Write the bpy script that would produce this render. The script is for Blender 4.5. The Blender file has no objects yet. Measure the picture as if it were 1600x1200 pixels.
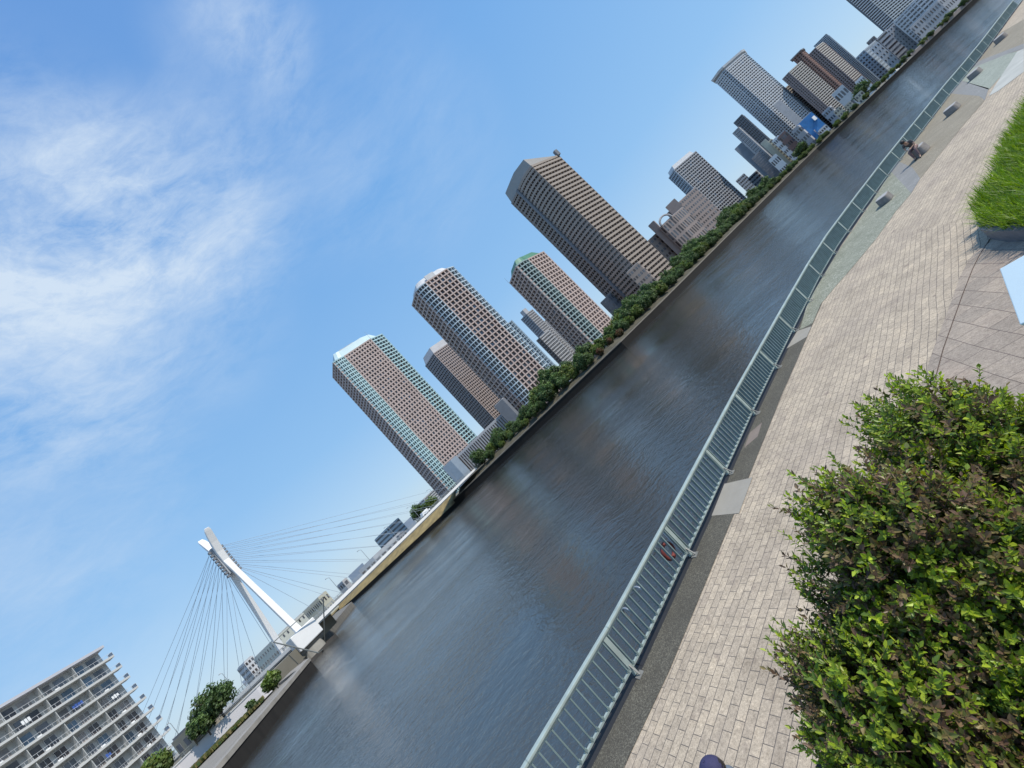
import bpy, math, random
from mathutils import Vector, Matrix
random.seed(7)
PI = math.pi
scene = bpy.context.scene
COL = scene.collection

# ------------------------------------------------------------------ camera model
FPX = 620.0; V0 = 52.5; ROLL = math.radians(43.588); H = 5.0
pit = math.atan(V0 / FPX); cr, sr = math.cos(ROLL), math.sin(ROLL)
FW = Vector((0, math.cos(pit), math.sin(pit)))
UP0 = Vector((0, -math.sin(pit), math.cos(pit)))
RT0 = Vector((1, 0, 0))
CAMLOC = Vector((0, 0, H))

def ray(px, py):
    x, y = px - 800, py - 600
    return (cr * x - sr * y) * RT0 + (-sr * x - cr * y) * UP0 + FPX * FW
def G(px, py, z=0.0):
    d = ray(px, py); t = (z - H) / d.z
    return (d.x * t, d.y * t)
def at(px, py, Y):
    d = ray(px, py); t = Y / d.y
    return Vector((d.x * t, Y, H + d.z * t))
def slope(px, py):
    d = ray(px, py); return d.x / d.y, d.z / d.y

cam_d = bpy.data.cameras.new('camera'); cam = bpy.data.objects.new('camera', cam_d)
COL.objects.link(cam); scene.camera = cam
xr = cr * RT0 - sr * UP0; yu = sr * RT0 + cr * UP0
M = Matrix((xr, yu, -FW)).transposed().to_4x4(); M.translation = CAMLOC
cam.matrix_world = M
cam_d.sensor_width = 36; cam_d.lens = FPX / 1600 * 36
cam_d.clip_start = 0.05; cam_d.clip_end = 8000

# ------------------------------------------------------------------ materials
def nodes_of(name):
    m = bpy.data.materials.new(name); m.use_nodes = True
    nt = m.node_tree; return m, nt, nt.nodes['Principled BSDF']
def N(nt, t, **kw):
    n = nt.nodes.new(t)
    for k, v in kw.items():
        if hasattr(n, k) and k not in ('Scale',): setattr(n, k, v)
        else: n.inputs[k].default_value = v
    return n
def ramp(nt, fac, stops):
    r = nt.nodes.new('ShaderNodeValToRGB'); nt.links.new(fac, r.inputs[0])
    el = r.color_ramp.elements
    while len(el) < len(stops): el.new(0.5)
    for e, (p, c) in zip(el, stops):
        e.position = p; e.color = (*c, 1) if len(c) == 3 else c
    return r.outputs[0]
def mul(c, k): return tuple(min(1, x * k) for x in c)
def mixc(nt, fac, a, b, mode='MIX'):
    n = nt.nodes.new('ShaderNodeMix'); n.data_type = 'RGBA'; n.blend_type = mode
    for s, v in ((n.inputs[0], fac), (n.inputs[6], a), (n.inputs[7], b)):
        if isinstance(v, (int, float)): s.default_value = v
        elif isinstance(v, tuple): s.default_value = (*v, 1) if len(v) == 3 else v
        else: nt.links.new(v, s)
    return n.outputs[2]
MATS = {}
def mat(name, col, rough=0.7, var=0.18, scale=1.5, metal=0.0, bump=0.0, bscale=30.0, streak=False):
    if name in MATS: return MATS[name]
    m, nt, b = nodes_of(name)
    tc = nt.nodes.new('ShaderNodeTexCoord')
    mp = nt.nodes.new('ShaderNodeMapping'); nt.links.new(tc.outputs['Object'], mp.inputs[0])
    mp.inputs['Scale'].default_value = (scale, scale, scale * (0.15 if streak else 1))
    n = N(nt, 'ShaderNodeTexNoise', Scale=1.0, Detail=6.0, Roughness=0.65)
    nt.links.new(mp.outputs[0], n.inputs['Vector'])
    c = ramp(nt, n.outputs['Fac'], [(0.3, mul(col, 1 - var)), (0.7, mul(col, 1 + var))])
    nt.links.new(c, b.inputs['Base Color'])
    b.inputs['Roughness'].default_value = rough; b.inputs['Metallic'].default_value = metal
    if bump:
        n2 = N(nt, 'ShaderNodeTexNoise', Scale=bscale, Detail=4.0)
        nt.links.new(tc.outputs['Object'], n2.inputs['Vector'])
        bp = nt.nodes.new('ShaderNodeBump'); bp.inputs['Strength'].default_value = bump; bp.inputs['Distance'].default_value = 0.02
        nt.links.new(n2.outputs['Fac'], bp.inputs['Height']); nt.links.new(bp.outputs[0], b.inputs['Normal'])
    MATS[name] = m; return m

def glassy(name, col, rough=0.15):
    m, nt, b = nodes_of(name)
    b.inputs['Base Color'].default_value = (*col, 1); b.inputs['Roughness'].default_value = rough
    b.inputs['Specular IOR Level'].default_value = 0.6
    tc = nt.nodes.new('ShaderNodeTexCoord'); n = N(nt, 'ShaderNodeTexNoise', Scale=0.35, Detail=3.0)
    nt.links.new(tc.outputs['Object'], n.inputs['Vector'])
    c = ramp(nt, n.outputs['Fac'], [(0.35, mul(col, 0.6)), (0.65, mul(col, 1.5))]); nt.links.new(c, b.inputs['Base Color'])
    MATS[name] = m; return m

# ------------------------------------------------------------------ mesh helpers
class MB:
    def __init__(s): s.v = []; s.f = []; s.m = []; s.c = []
    def add(s, vs, fs, mi=0, col=None):
        o = len(s.v); s.v += [tuple(x) for x in vs]
        for f in fs: s.f.append(tuple(i + o for i in f)); s.m.append(mi)
        if col is not None: s.c += [col] * len(vs)
    def quad(s, a, b, c, d, mi=0): s.add((a, b, c, d), ((0, 1, 2, 3),), mi)
    def prism(s, poly, z0, z1, mi=0, top=None):
        n = len(poly); tp = top or poly
        vs = [(x, y, z0) for x, y in poly] + [(x, y, z1) for x, y in tp]
        fs = [tuple(range(n - 1, -1, -1)), tuple(range(n, 2 * n))] + [(i, (i + 1) % n, n + (i + 1) % n, n + i) for i in range(n)]
        s.add(vs, fs, mi)
    def box(s, cx, cy, z0, z1, hx, hy, ang=0, mi=0):
        c, q = math.cos(ang), math.sin(ang)
        s.prism([(cx + c * a * hx - q * b * hy, cy + q * a * hx + c * b * hy) for a, b in ((-1, -1), (1, -1), (1, 1), (-1, 1))], z0, z1, mi)
    def bar(s, a, b, w, h, mi=0):      # rectangular bar from a to b
        a, b = Vector(a), Vector(b); d = (b - a).normalized()
        side = d.cross(Vector((0, 0, 1)))
        if side.length < 1e-3: side = Vector((1, 0, 0))
        side.normalize(); up = side.cross(d)
        vs = [p + side * (i * w / 2) + up * (j * h / 2) for p in (a, b) for i, j in ((-1, -1), (1, -1), (1, 1), (-1, 1))]
        s.add(vs, ((3, 2, 1, 0), (4, 5, 6, 7), (0, 1, 5, 4), (1, 2, 6, 5), (2, 3, 7, 6), (3, 0, 4, 7)), mi)
    def tube(s, pts, r, n=8, mi=0, cap=True):
        pts = [Vector(p) for p in pts]; rs = r if isinstance(r, (list, tuple)) else [r] * len(pts)
        o = len(s.v); prev = None
        for i, p in enumerate(pts):
            d = (pts[min(i + 1, len(pts) - 1)] - pts[max(i - 1, 0)]).normalized()
            if prev is None: a = d.orthogonal().normalized()
            else: a = (prev - d * prev.dot(d)).normalized()
            prev = a; b = d.cross(a)
            s.v += [tuple(p + (a * math.cos(t) + b * math.sin(t)) * rs[i]) for t in (2 * PI * k / n for k in range(n))]
        for i in range(len(pts) - 1):
            for k in range(n):
                s.f.append((o + i * n + k, o + i * n + (k + 1) % n, o + (i + 1) * n + (k + 1) % n, o + (i + 1) * n + k)); s.m.append(mi)
        if cap:
            s.f.append(tuple(o + k for k in range(n - 1, -1, -1))); s.m.append(mi)
            e = o + (len(pts) - 1) * n; s.f.append(tuple(e + k for k in range(n))); s.m.append(mi)
    def build(s, name, mats, parent=None, smooth=False, origin=None):
        if not isinstance(mats, (list, tuple)): mats = [mats]
        org = ORG.get(parent.name, Vector((0, 0, 0))) if parent else Vector((0, 0, 0))
        if origin is not None and parent is None: org = Vector(origin)
        me = bpy.data.meshes.new(name)
        me.from_pydata([(v[0] - org.x, v[1] - org.y, v[2] - org.z) for v in s.v], [], s.f)
        for m in mats: me.materials.append(m)
        if len(mats) > 1: me.polygons.foreach_set('material_index', s.m)
        if smooth: me.polygons.foreach_set('use_smooth', [True] * len(me.polygons))
        if s.c:
            ca = me.color_attributes.new('Col', 'FLOAT_COLOR', 'POINT')
            ca.data.foreach_set('color', [q for c in s.c for q in (*c, 1.0)])
        me.update()
        o = bpy.data.objects.new(name, me); COL.objects.link(o)
        if parent:
            o.parent = parent
        else: o.location = org
        ORG[o.name] = org
        return o
ORG = {}
def tag(o, label=None, cat=None, group=None, kind=None):
    if label: o['label'] = label
    if cat: o['category'] = cat
    if group: o['group'] = group
    if kind: o['kind'] = kind
    return o
def empty(name, loc, label=None, cat=None, group=None):
    o = bpy.data.objects.new(name, None); COL.objects.link(o); o.location = loc
    ORG[o.name] = Vector(loc); o.empty_display_size = 0.2
    return tag(o, label, cat, group)
def copy_tree(o, parent=None):
    c = o.copy(); COL.objects.link(c)
    if parent: c.parent = parent
    for ch in list(o.children): copy_tree(ch, c)
    return c
def bevel(o, w=0.01, seg=2):
    b = o.modifiers.new('bevel', 'BEVEL'); b.width = w; b.segments = seg; b.limit_method = 'ANGLE'; return o
def lerp(a, b, t): return tuple(x + (y - x) * t for x, y in zip(a, b))

# ------------------------------------------------------------------ world, sun
SUN_AZ = math.radians(110); SUN_EL = math.radians(52)
w = bpy.data.worlds.new('World'); scene.world = w; w.use_nodes = True
nt = w.node_tree; bg = nt.nodes['Background']
sky = nt.nodes.new('ShaderNodeTexSky'); sky.sky_type = 'NISHITA'; sky.sun_disc = False
sky.sun_elevation = SUN_EL; sky.sun_rotation = SUN_AZ; sky.air_density = 1.0; sky.dust_density = 0.6; sky.ozone_density = 2.0
tc = nt.nodes.new('ShaderNodeTexCoord')
sepd = nt.nodes.new('ShaderNodeSeparateXYZ'); nt.links.new(tc.outputs['Generated'], sepd.inputs[0])
K_ = 1 / 0.12
grad = ramp(nt, sepd.outputs[2], [(0.0, (.58 * K_, .74 * K_, .86 * K_)), (0.08, (.47 * K_, .69 * K_, .92 * K_)), (0.26, (.30 * K_, .57 * K_, .92 * K_)), (0.60, (.20 * K_, .46 * K_, .88 * K_)), (1.0, (.14 * K_, .33 * K_, .76 * K_))])
skycol = mixc(nt, 0.85, sky.outputs[0], grad)
def math_n(op, a, b=None, clamp=False):
    n = nt.nodes.new('ShaderNodeMath'); n.operation = op; n.use_clamp = clamp
    for i, v in enumerate((a, b)):
        if v is None: continue
        if isinstance(v, (int, float)): n.inputs[i].default_value = v
        else: nt.links.new(v, n.inputs[i])
    return n.outputs[0]
def blob(px, py, rad_in, rad_out, amp):
    d = ray(px, py).normalized()
    n = nt.nodes.new('ShaderNodeVectorMath'); n.operation = 'DOT_PRODUCT'; n.inputs[1].default_value = d
    nt.links.new(tc.outputs['Generated'], n.inputs[0])
    r = nt.nodes.new('ShaderNodeMapRange'); r.interpolation_type = 'SMOOTHSTEP'
    r.inputs['From Min'].default_value = math.cos(math.radians(rad_out)); r.inputs['From Max'].default_value = math.cos(math.radians(rad_in))
    r.inputs['To Max'].default_value = amp
    nt.links.new(n.outputs['Value'], r.inputs['Value']); return r.outputs[0]
blobs = [blob(110, 430, 1, 22, 0.75), blob(290, 330, 1, 13, 0.75), blob(10, 330, 1, 15, 0.55), blob(620, 240, 1, 16, 0.3), blob(480, 300, 1, 12, 0.25), blob(390, 20, 0, 7, 0.6),
         blob(380, 120, 0, 9, 0.4), blob(130, 780, 1, 13, 0.42), blob(20, 560, 1, 14, 0.55), blob(-60, 1100, 2, 16, 0.35)]
tot = blobs[0]
for b_ in blobs[1:]: tot = math_n('ADD', tot, b_)
mp = nt.nodes.new('ShaderNodeMapping'); nt.links.new(tc.outputs['Generated'], mp.inputs[0])
mp.inputs['Rotation'].default_value = (0.3, 0.5, 0.4); mp.inputs['Scale'].default_value = (1.0, 1.6, 3.0)
n1 = N(nt, 'ShaderNodeTexNoise', Scale=3.2, Detail=12.0, Roughness=0.62, Distortion=0.5); nt.links.new(mp.outputs[0], n1.inputs['Vector'])
n2 = N(nt, 'ShaderNodeTexNoise', Scale=14.0, Detail=10.0, Roughness=0.72, Distortion=0.6); nt.links.new(mp.outputs[0], n2.inputs['Vector'])
f1 = math_n('ADD', math_n('MULTIPLY', n1.outputs['Fac'], 0.7), math_n('MULTIPLY', n2.outputs['Fac'], 0.3))
r1 = nt.nodes.new('ShaderNodeMapRange'); r1.inputs['From Min'].default_value = 0.36; r1.inputs['From Max'].default_value = 0.80
nt.links.new(f1, r1.inputs['Value'])
cl = math_n('MULTIPLY', tot, r1.outputs[0], clamp=True); cl = math_n('MULTIPLY', cl, 0.95)
skyout = mixc(nt, cl, skycol, (5.5, 6.5, 7.7))
nt.links.new(skyout, bg.inputs['Color']); bg.inputs['Strength'].default_value = 0.12
sd = bpy.data.lights.new('sun', 'SUN'); sd.energy = 4.4; sd.angle = math.radians(0.55); sd.color = (1.0, 0.93, 0.82)
so = bpy.data.objects.new('sun', sd); COL.objects.link(so)
sdir = Vector((math.sin(SUN_AZ) * math.cos(SUN_EL), math.cos(SUN_AZ) * math.cos(SUN_EL), math.sin(SUN_EL)))
so.rotation_euler = sdir.to_track_quat('Z', 'Y').to_euler(); so.location = (20, 0, 60)
scene.view_settings.view_transform = 'Standard'; scene.view_settings.look = 'None'; scene.view_settings.exposure = 0
scene.render.engine = 'CYCLES'

# ------------------------------------------------------------------ common materials
M_brown = mat('tower_concrete_brown', (0.47, 0.375, 0.34), 0.8, 0.10, 0.12)
M_brown2 = mat('tower_concrete_taupe', (0.40, 0.335, 0.315), 0.8, 0.08, 0.2)
M_teal = mat('balcony_pale_teal', (0.40, 0.57, 0.60), 0.5, 0.08, 0.3)
M_ring = mat('balcony_pale_blue', (0.48, 0.57, 0.63), 0.5, 0.06, 0.3)
M_tealgrey = mat('balcony_dull_teal', (0.29, 0.37, 0.37), 0.5, 0.08, 0.3)
M_grey = mat('concrete_grey', (0.41, 0.41, 0.42), 0.8, 0.1, 0.3)  # greys down to the blue grey lightened: distance haze put into colour
M_dgrey = mat('cladding_dark_grey', (0.16, 0.17, 0.19), 0.6, 0.12, 0.3)
M_lgrey = mat('concrete_light_grey', (0.57, 0.58, 0.59), 0.75, 0.08, 0.3)
M_blueg = mat('cladding_blue_grey', (0.35, 0.41, 0.47), 0.5, 0.1, 0.3)
M_taupe = mat('panel_warm_grey', (0.35, 0.29, 0.25), 0.75, 0.1, 0.2)
M_taupe_d = mat('panel_warm_dark', (0.27, 0.225, 0.20), 0.75, 0.1, 0.2)
M_cream = mat('render_cream', (0.50, 0.48, 0.38), 0.8, 0.08, 0.4)
M_white = mat('paint_white', (0.75, 0.76, 0.76), 0.55, 0.05, 0.5)
M_roofteal = mat('roof_pale_teal', (0.42, 0.56, 0.60), 0.5, 0.06, 0.2)
M_green = mat('roof_green', (0.06, 0.20, 0.13), 0.5, 0.12, 0.2)
M_red = mat('brick_red_brown', (0.25, 0.155, 0.13), 0.8, 0.12, 0.4)
G_dark = glassy('window_dark', (0.055, 0.043, 0.042))
G_mid = glassy('window_mid', (0.11, 0.115, 0.13))  # lightened glass, haze over the far towers put into its colour
G_blue = glassy('window_blue', (0.10, 0.15, 0.21))
G_lite = glassy('window_curtained', (0.22, 0.20, 0.19), 0.35)
G_warm = glassy('window_warm', (0.09, 0.055, 0.045), 0.3)

# ------------------------------------------------------------------ water
def water_mat():
    m, nt, b = nodes_of('river_water')
    tc = nt.nodes.new('ShaderNodeTexCoord')
    b.inputs['Roughness'].default_value = 0.04; b.inputs['IOR'].default_value = 1.75
    big = N(nt, 'ShaderNodeTexNoise', Scale=0.02, Detail=3.0); nt.links.new(tc.outputs['Object'], big.inputs['Vector'])
    c = ramp(nt, big.outputs['Fac'], [(0.35, (0.030, 0.036, 0.038)), (0.65, (0.044, 0.048, 0.048))]); nt.links.new(c, b.inputs['Base Color'])
    mp = nt.nodes.new('ShaderNodeMapping'); nt.links.new(tc.outputs['Object'], mp.inputs[0])
    mp.inputs['Rotation'].default_value = (0, 0, math.radians(-20)); mp.inputs['Scale'].default_value = (0.68, 1.0, 1.0)
    wn = N(nt, 'ShaderNodeTexNoise', Scale=0.055, Detail=4.0, Roughness=0.6, Distortion=1.0); nt.links.new(mp.outputs[0], wn.inputs['Vector'])
    wind = ramp(nt, wn.outputs['Fac'], [(0.36, (0.45,) * 3), (0.62, (1.25,) * 3)])
    prev = None
    for sc, dist, st in ((0.11, 0.35, 0.2), (0.55, 0.11, 0.55), (1.9, 0.07, 0.95), (5.5, 0.03, 1.0), (15.0, 0.010, 1.0)):
        n = N(nt, 'ShaderNodeTexNoise', Scale=sc, Detail=3.0, Roughness=0.6, Distortion=0.6); nt.links.new(mp.outputs[0], n.inputs['Vector'])
        bp = nt.nodes.new('ShaderNodeBump'); bp.inputs['Strength'].default_value = st; bp.inputs['Distance'].default_value = dist
        if sc > 1:
            mm = nt.nodes.new('ShaderNodeMath'); mm.operation = 'MULTIPLY'; nt.links.new(n.outputs['Fac'], mm.inputs[0]); nt.links.new(wind, mm.inputs[1]); nt.links.new(mm.outputs[0], bp.inputs['Height'])
        else: nt.links.new(n.outputs['Fac'], bp.inputs['Height'])
        if prev: nt.links.new(prev, bp.inputs['Normal'])
        prev = bp.outputs[0]
    nt.links.new(prev, b.inputs['Normal'])
    return m
mb = MB(); mb.quad((-3000, -600, -2), (3500, -600, -2), (3500, 4000, -2), (-3000, 4000, -2))
tag(mb.build('river_water', water_mat()), kind='structure')

# ------------------------------------------------------------------ near promenade
A1 = 35.4; A2 = 24.4
s1 = Vector((math.cos(math.radians(A1)), math.sin(math.radians(A1)))); s2 = Vector((math.cos(math.radians(A2)), math.sin(math.radians(A2))))
KF = Vector((18.0, 22.0))             # kink of the quay
FENCE = [tuple(KF - s1 * 70)] + [(-4.07, 6.84), (-1.95, 8.15), (1.23, 10.44), (5.22, 13.4), (10.25, 16.92), (14.6, 19.9), (18.0, 22.0), (22.76, 24.45), (28.2, 27.1), (36.2, 30.7), (44.2, 34.3), (50.2, 36.7), (56.4, 39.4), (67.06, 44.4), (74.0, 47.6)]
_d = Vector((74.0 - 50.2, 47.6 - 36.7)).normalized(); FENCE += [tuple(Vector((74, 47.6)) + _d * 160)]
FENCE[0] = tuple(Vector((-4.07, 6.84)) - Vector((2.12, 1.31)).normalized() * 40)
def offset(path, d):                  # shift a path to its right side by d
    out = []
    for i, p in enumerate(path):
        a = Vector(path[max(i - 1, 0)]); b = Vector(path[min(i + 1, len(path) - 1)]); t = (b - a).normalized()
        out.append((p[0] + t.y * d, p[1] - t.x * d))
    return out

def paver_mat(name, ang, bw, bh, mortar, c1, c2, cm, stain=(0.33, 0.275, 0.225), off=0.5, speck=75.0, sz=0.35):
    m, nt, b = nodes_of(name)
    tc = nt.nodes.new('ShaderNodeTexCoord'); mp = nt.nodes.new('ShaderNodeMapping')
    nt.links.new(tc.outputs['Object'], mp.inputs[0]); mp.inputs['Rotation'].default_value = (0, 0, -math.radians(ang))
    wob = N(nt, 'ShaderNodeTexNoise', Scale=0.35, Detail=2.0); nt.links.new(tc.outputs['Object'], wob.inputs['Vector'])
    vm = nt.nodes.new('ShaderNodeVectorMath'); vm.operation = 'MULTIPLY_ADD'; vm.inputs[1].default_value = (0.10, 0.10, 0)
    nt.links.new(wob.outputs['Color'], vm.inputs[0]); nt.links.new(mp.outputs[0], vm.inputs[2])
    br = nt.nodes.new('ShaderNodeTexBrick'); br.offset = off; br.squash = 1.0
    nt.links.new(vm.outputs[0], br.inputs['Vector'])
    br.inputs['Scale'].default_value = 1.0; br.inputs['Brick Width'].default_value = bw; br.inputs['Row Height'].default_value = bh
    br.inputs['Mortar Size'].default_value = mortar; br.inputs['Mortar Smooth'].default_value = 0.3; br.inputs['Bias'].default_value = 0.0
    br.inputs['Color1'].default_value = (*c1, 1); br.inputs['Color2'].default_value = (*c2, 1); br.inputs['Mortar'].default_value = (*cm, 1)
    sp = N(nt, 'ShaderNodeTexNoise', Scale=speck, Detail=2.0, Roughness=0.8); nt.links.new(tc.outputs['Object'], sp.inputs['Vector'])
    spc = ramp(nt, sp.outputs['Fac'], [(0.3, (0.55,) * 3), (0.5, (1.0,) * 3), (0.7, (1.25,) * 3)])
    c = mixc(nt, 0.75, br.outputs['Color'], spc, 'MULTIPLY')
    sp2 = N(nt, 'ShaderNodeTexNoise', Scale=speck * 0.3, Detail=4.0, Roughness=0.8); nt.links.new(tc.outputs['Object'], sp2.inputs['Vector'])
    c = mixc(nt, 0.6, c, ramp(nt, sp2.outputs['Fac'], [(0.35, (0.68,) * 3), (0.65, (1.25,) * 3)]), 'MULTIPLY')
    st = N(nt, 'ShaderNodeTexNoise', Scale=sz, Detail=5.0, Roughness=0.65, Distortion=0.3); nt.links.new(tc.outputs['Object'], st.inputs['Vector'])
    f = ramp(nt, st.outputs['Fac'], [(0.50, (0, 0, 0)), (0.72, (0.55,) * 3)])
    c = mixc(nt, f, c, stain)
    mo = N(nt, 'ShaderNodeTexNoise', Scale=0.9, Detail=8.0, Roughness=0.75, Distortion=0.4); nt.links.new(tc.outputs['Object'], mo.inputs['Vector'])
    c = mixc(nt, 1.0, c, ramp(nt, mo.outputs['Fac'], [(0.30, (0.74, 0.72, 0.70)), (0.5, (0.97, 0.96, 0.95)), (0.70, (1.16, 1.13, 1.08))]), 'MULTIPLY')
    mo2 = N(nt, 'ShaderNodeTexNoise', Scale=11.0, Detail=6.0, Roughness=0.8); nt.links.new(tc.outputs['Object'], mo2.inputs['Vector'])
    c = mixc(nt, 1.0, c, ramp(nt, mo2.outputs['Fac'], [(0.32, (0.72, 0.71, 0.70)), (0.5, (1.0,) * 3), (0.68, (1.14,) * 3)]), 'MULTIPLY')
    st2 = N(nt, 'ShaderNodeTexNoise', Scale=3.5, Detail=3.0); nt.links.new(tc.outputs['Object'], st2.inputs['Vector'])
    f2 = ramp(nt, st2.outputs['Fac'], [(0.63, (0, 0, 0)), (0.74, (0.55,) * 3)])
    c = mixc(nt, f2, c, (0.15, 0.11, 0.10))
    c = mixc(nt, ramp(nt, br.outputs['Fac'], [(0.0, (0,) * 3), (1.0, (0.75,) * 3)]), c, cm)
    nt.links.new(c, b.inputs['Base Color']); b.inputs['Roughness'].default_value = 0.85
    bp = nt.nodes.new('ShaderNodeBump'); bp.inputs['Strength'].default_value = 0.6; bp.inputs['Distance'].default_value = 0.006; bp.invert = True
    nt.links.new(br.outputs['Fac'], bp.inputs['Height'])
    bp2 = nt.nodes.new('ShaderNodeBump'); bp2.inputs['Strength'].default_value = 0.4; bp2.inputs['Distance'].default_value = 0.003
    nt.links.new(sp2.outputs['Fac'], bp2.inputs['Height']); nt.links.new(bp.outputs[0], bp2.inputs['Normal']); nt.links.new(bp2.outputs[0], b.inputs['Normal'])
    return m
C1 = (0.50, 0.42, 0.315); C2 = (0.405, 0.34, 0.26); CM = (0.115, 0.10, 0.09)
M_pav1 = paver_mat('paving_blocks', A1, 0.36, 0.155, 0.006, C1, C2, CM)
M_pav2 = paver_mat('paving_blocks_beyond', A2 + 2, 0.36, 0.155, 0.006, C1, C2, CM)
M_slab = paver_mat('paving_slabs_brown', 35 + 28, 0.62, 0.42, 0.007, (0.37, 0.31, 0.25), (0.30, 0.255, 0.21), (0.13, 0.10, 0.085), stain=(0.30, 0.22, 0.18), speck=60.0)
def pebble(name, ca, cb, cc, scale=70.0, rough=0.8):
    m, nt, b = nodes_of(name); tc = nt.nodes.new('ShaderNodeTexCoord')
    v = N(nt, 'ShaderNodeTexVoronoi', Scale=scale); nt.links.new(tc.outputs['Object'], v.inputs['Vector'])
    n = N(nt, 'ShaderNodeTexNoise', Scale=0.8, Detail=8.0, Roughness=0.75); nt.links.new(tc.outputs['Object'], n.inputs['Vector'])
    sep = nt.nodes.new('ShaderNodeSeparateColor'); nt.links.new(v.outputs['Color'], sep.inputs[0])
    c = ramp(nt, sep.outputs[0], [(0.2, ca), (0.6, cb), (0.9, cc)])
    c = mixc(nt, ramp(nt, n.outputs['Fac'], [(0.35, (0.0,) * 3), (0.7, (0.8,) * 3)]), c, mul(ca, 0.9))
    nt.links.new(c, b.inputs['Base Color']); b.inputs['Roughness'].default_value = rough
    bp = nt.nodes.new('ShaderNodeBump'); bp.inputs['Strength'].default_value = 0.5; bp.inputs['Distance'].default_value = 0.004
    nt.links.new(v.outputs['Distance'], bp.inputs['Height']); nt.links.new(bp.outputs[0], b.inputs['Normal']); return m
M_strip = pebble('dark_aggregate', (0.065, 0.059, 0.046), (0.10, 0.092, 0.072), (0.18, 0.17, 0.13), 60.0)
M_gpeb = pebble('green_grey_pebbles', (0.17, 0.18, 0.13), (0.27, 0.28, 0.215), (0.42, 0.42, 0.35), 26.0)
M_bpeb = pebble('beige_pebbles', (0.20, 0.17, 0.12), (0.26, 0.225, 0.16), (0.37, 0.33, 0.25), 40.0)
M_mint = pebble('mint_pebbles', (0.22, 0.245, 0.20), (0.29, 0.31, 0.255), (0.40, 0.42, 0.35), 22.0)
M_bluep = pebble('blue_grey_slabs', (0.19, 0.19, 0.18), (0.235, 0.235, 0.225), (0.30, 0.29, 0.28), 30.0)
M_palestone = mat('pale_granite', (0.30, 0.28, 0.24), 0.8, 0.08, 2.0, bump=0.3, bscale=120)
M_light = mat('pale_concrete', (0.40, 0.40, 0.36), 0.8, 0.15, 0.8)
M_quay = mat('quay_concrete', (0.17, 0.16, 0.14), 0.9, 0.25, 1.2, streak=True)

Kq = Vector(G(1310, 392)); Kp = Vector((13.4, 12.2)); kd = (Kp - KF).normalized()
KFar = KF + kd * 70
inner = offset(FENCE, 0.80)
nseg = 7                              # FENCE index of the kink
# ground mass under everything (quay side wall included)
mb = MB()
fp = offset(FENCE, 0.09)
poly = [tuple(p) for p in fp] + [(500, -300), (-200, -300)]
mb.prism(poly[::-1], -4.0, -0.02)
tag(mb.build('quay_ground', M_quay), kind='structure')
mb = MB(); p = [tuple(x) for x in fp]
mb.add([(x, y, -0.008) for x, y in fp[:nseg + 1]] + [(KFar.x, KFar.y, -0.008), (-120, -120, -0.008)], [tuple(range(nseg + 3))[::-1]])
tag(mb.build('promenade_paving', M_pav1), kind='structure')
mb = MB()
q = fp[nseg:]
mb.add([(x, y, -0.008) for x, y in q] + [(400, -100, -0.008), (KFar.x, KFar.y, -0.008)], [tuple(range(len(q) + 2))[::-1]])
tag(mb.build('promenade_paving_beyond', M_pav2), kind='structure')
# dark strip beside the railing
def strip(name, i0, i1, d0, d1, z, m):
    a = offset(FENCE, d0)[i0:i1 + 1]; b = offset(FENCE, d1)[i0:i1 + 1]; mb = MB()
    for k in range(len(a) - 1):
        mb.quad((*a[k], z), (*b[k], z), (*b[k + 1], z), (*a[k + 1], z))
    return tag(mb.build(name, m), kind='structure')
strip('pavement_edge_strip', 0, 6, 0.09, 0.80, 0.0, M_strip)
def patch(name, pxs, z, m):
    mb = MB(); pts = [G(*q_) if abs(q_[0]) > 0 else q_ for q_ in pxs]
    # orientation
    ar = sum(pts[i][0] * pts[(i + 1) % len(pts)][1] - pts[(i + 1) % len(pts)][0] * pts[i][1] for i in range(len(pts)))
    if ar < 0: pts = pts[::-1]
    mb.add([(x, y, z) for x, y in pts], [tuple(range(len(pts)))])
    return tag(mb.build(name, m), kind='structure')
patch('pavement_stone_inset', [(1112, 806), (1132, 756), (1176, 746), (1155, 802)], 0.004, M_palestone)
patch('pavement_stone_inset', [(1163, 700), (1172, 676), (1191, 660), (1184, 682)], 0.004, mat('stained_granite', (0.20, 0.165, 0.14), 0.85, 0.12, 3))
patch('pavement_stone_inset', [(1229, 545), (1246, 517), (1268, 510), (1261, 526)], 0.004, M_palestone)
patch('pavement_pebble_field', [(1250, 515), (1262, 472), (1310, 392), (1355, 326), (1392, 268), (1424, 302), (1400, 330), (1370, 372), (1330, 420), (1306, 447), (1282, 476), (1270, 505)], 0.004, M_gpeb)
patch('pavement_blue_band', [(1392, 268), (1404, 252), (1426, 262), (1438, 279), (1424, 302)], 0.004, M_bluep)
patch('pavement_beige_field', [(1404, 252), (1440, 206), (1470, 167), (1484, 146), (1530, 150), (1538, 158), (1510, 190), (1487, 218), (1438, 279), (1426, 262)], 0.004, M_bpeb)
patch('pavement_blue_band', [(1484, 146), (1502, 126), (1545, 138), (1539, 157), (1530, 150)], 0.004, M_bluep)
patch('pavement_mint_field', [(1502, 126), (1520, 106), (1575, 84), (1590, 80), (1565, 118), (1545, 140)], 0.004, M_mint)
patch('pavement_blue_band', [(1520, 106), (1528, 96), (1600, 68), (1600, 76), (1575, 84)], 0.006, M_bluep)
patch('pavement_beige_field', [(1528, 96), (1562, 52), (1600, 30), (1600, 68)], 0.004, M_bpeb)
patch('pavement_pale_path', [(1600, 76), (1590, 80), (1565, 118), (1545, 150), (1560, 142), (1600, 112)], 0.005, M_light)
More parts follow.
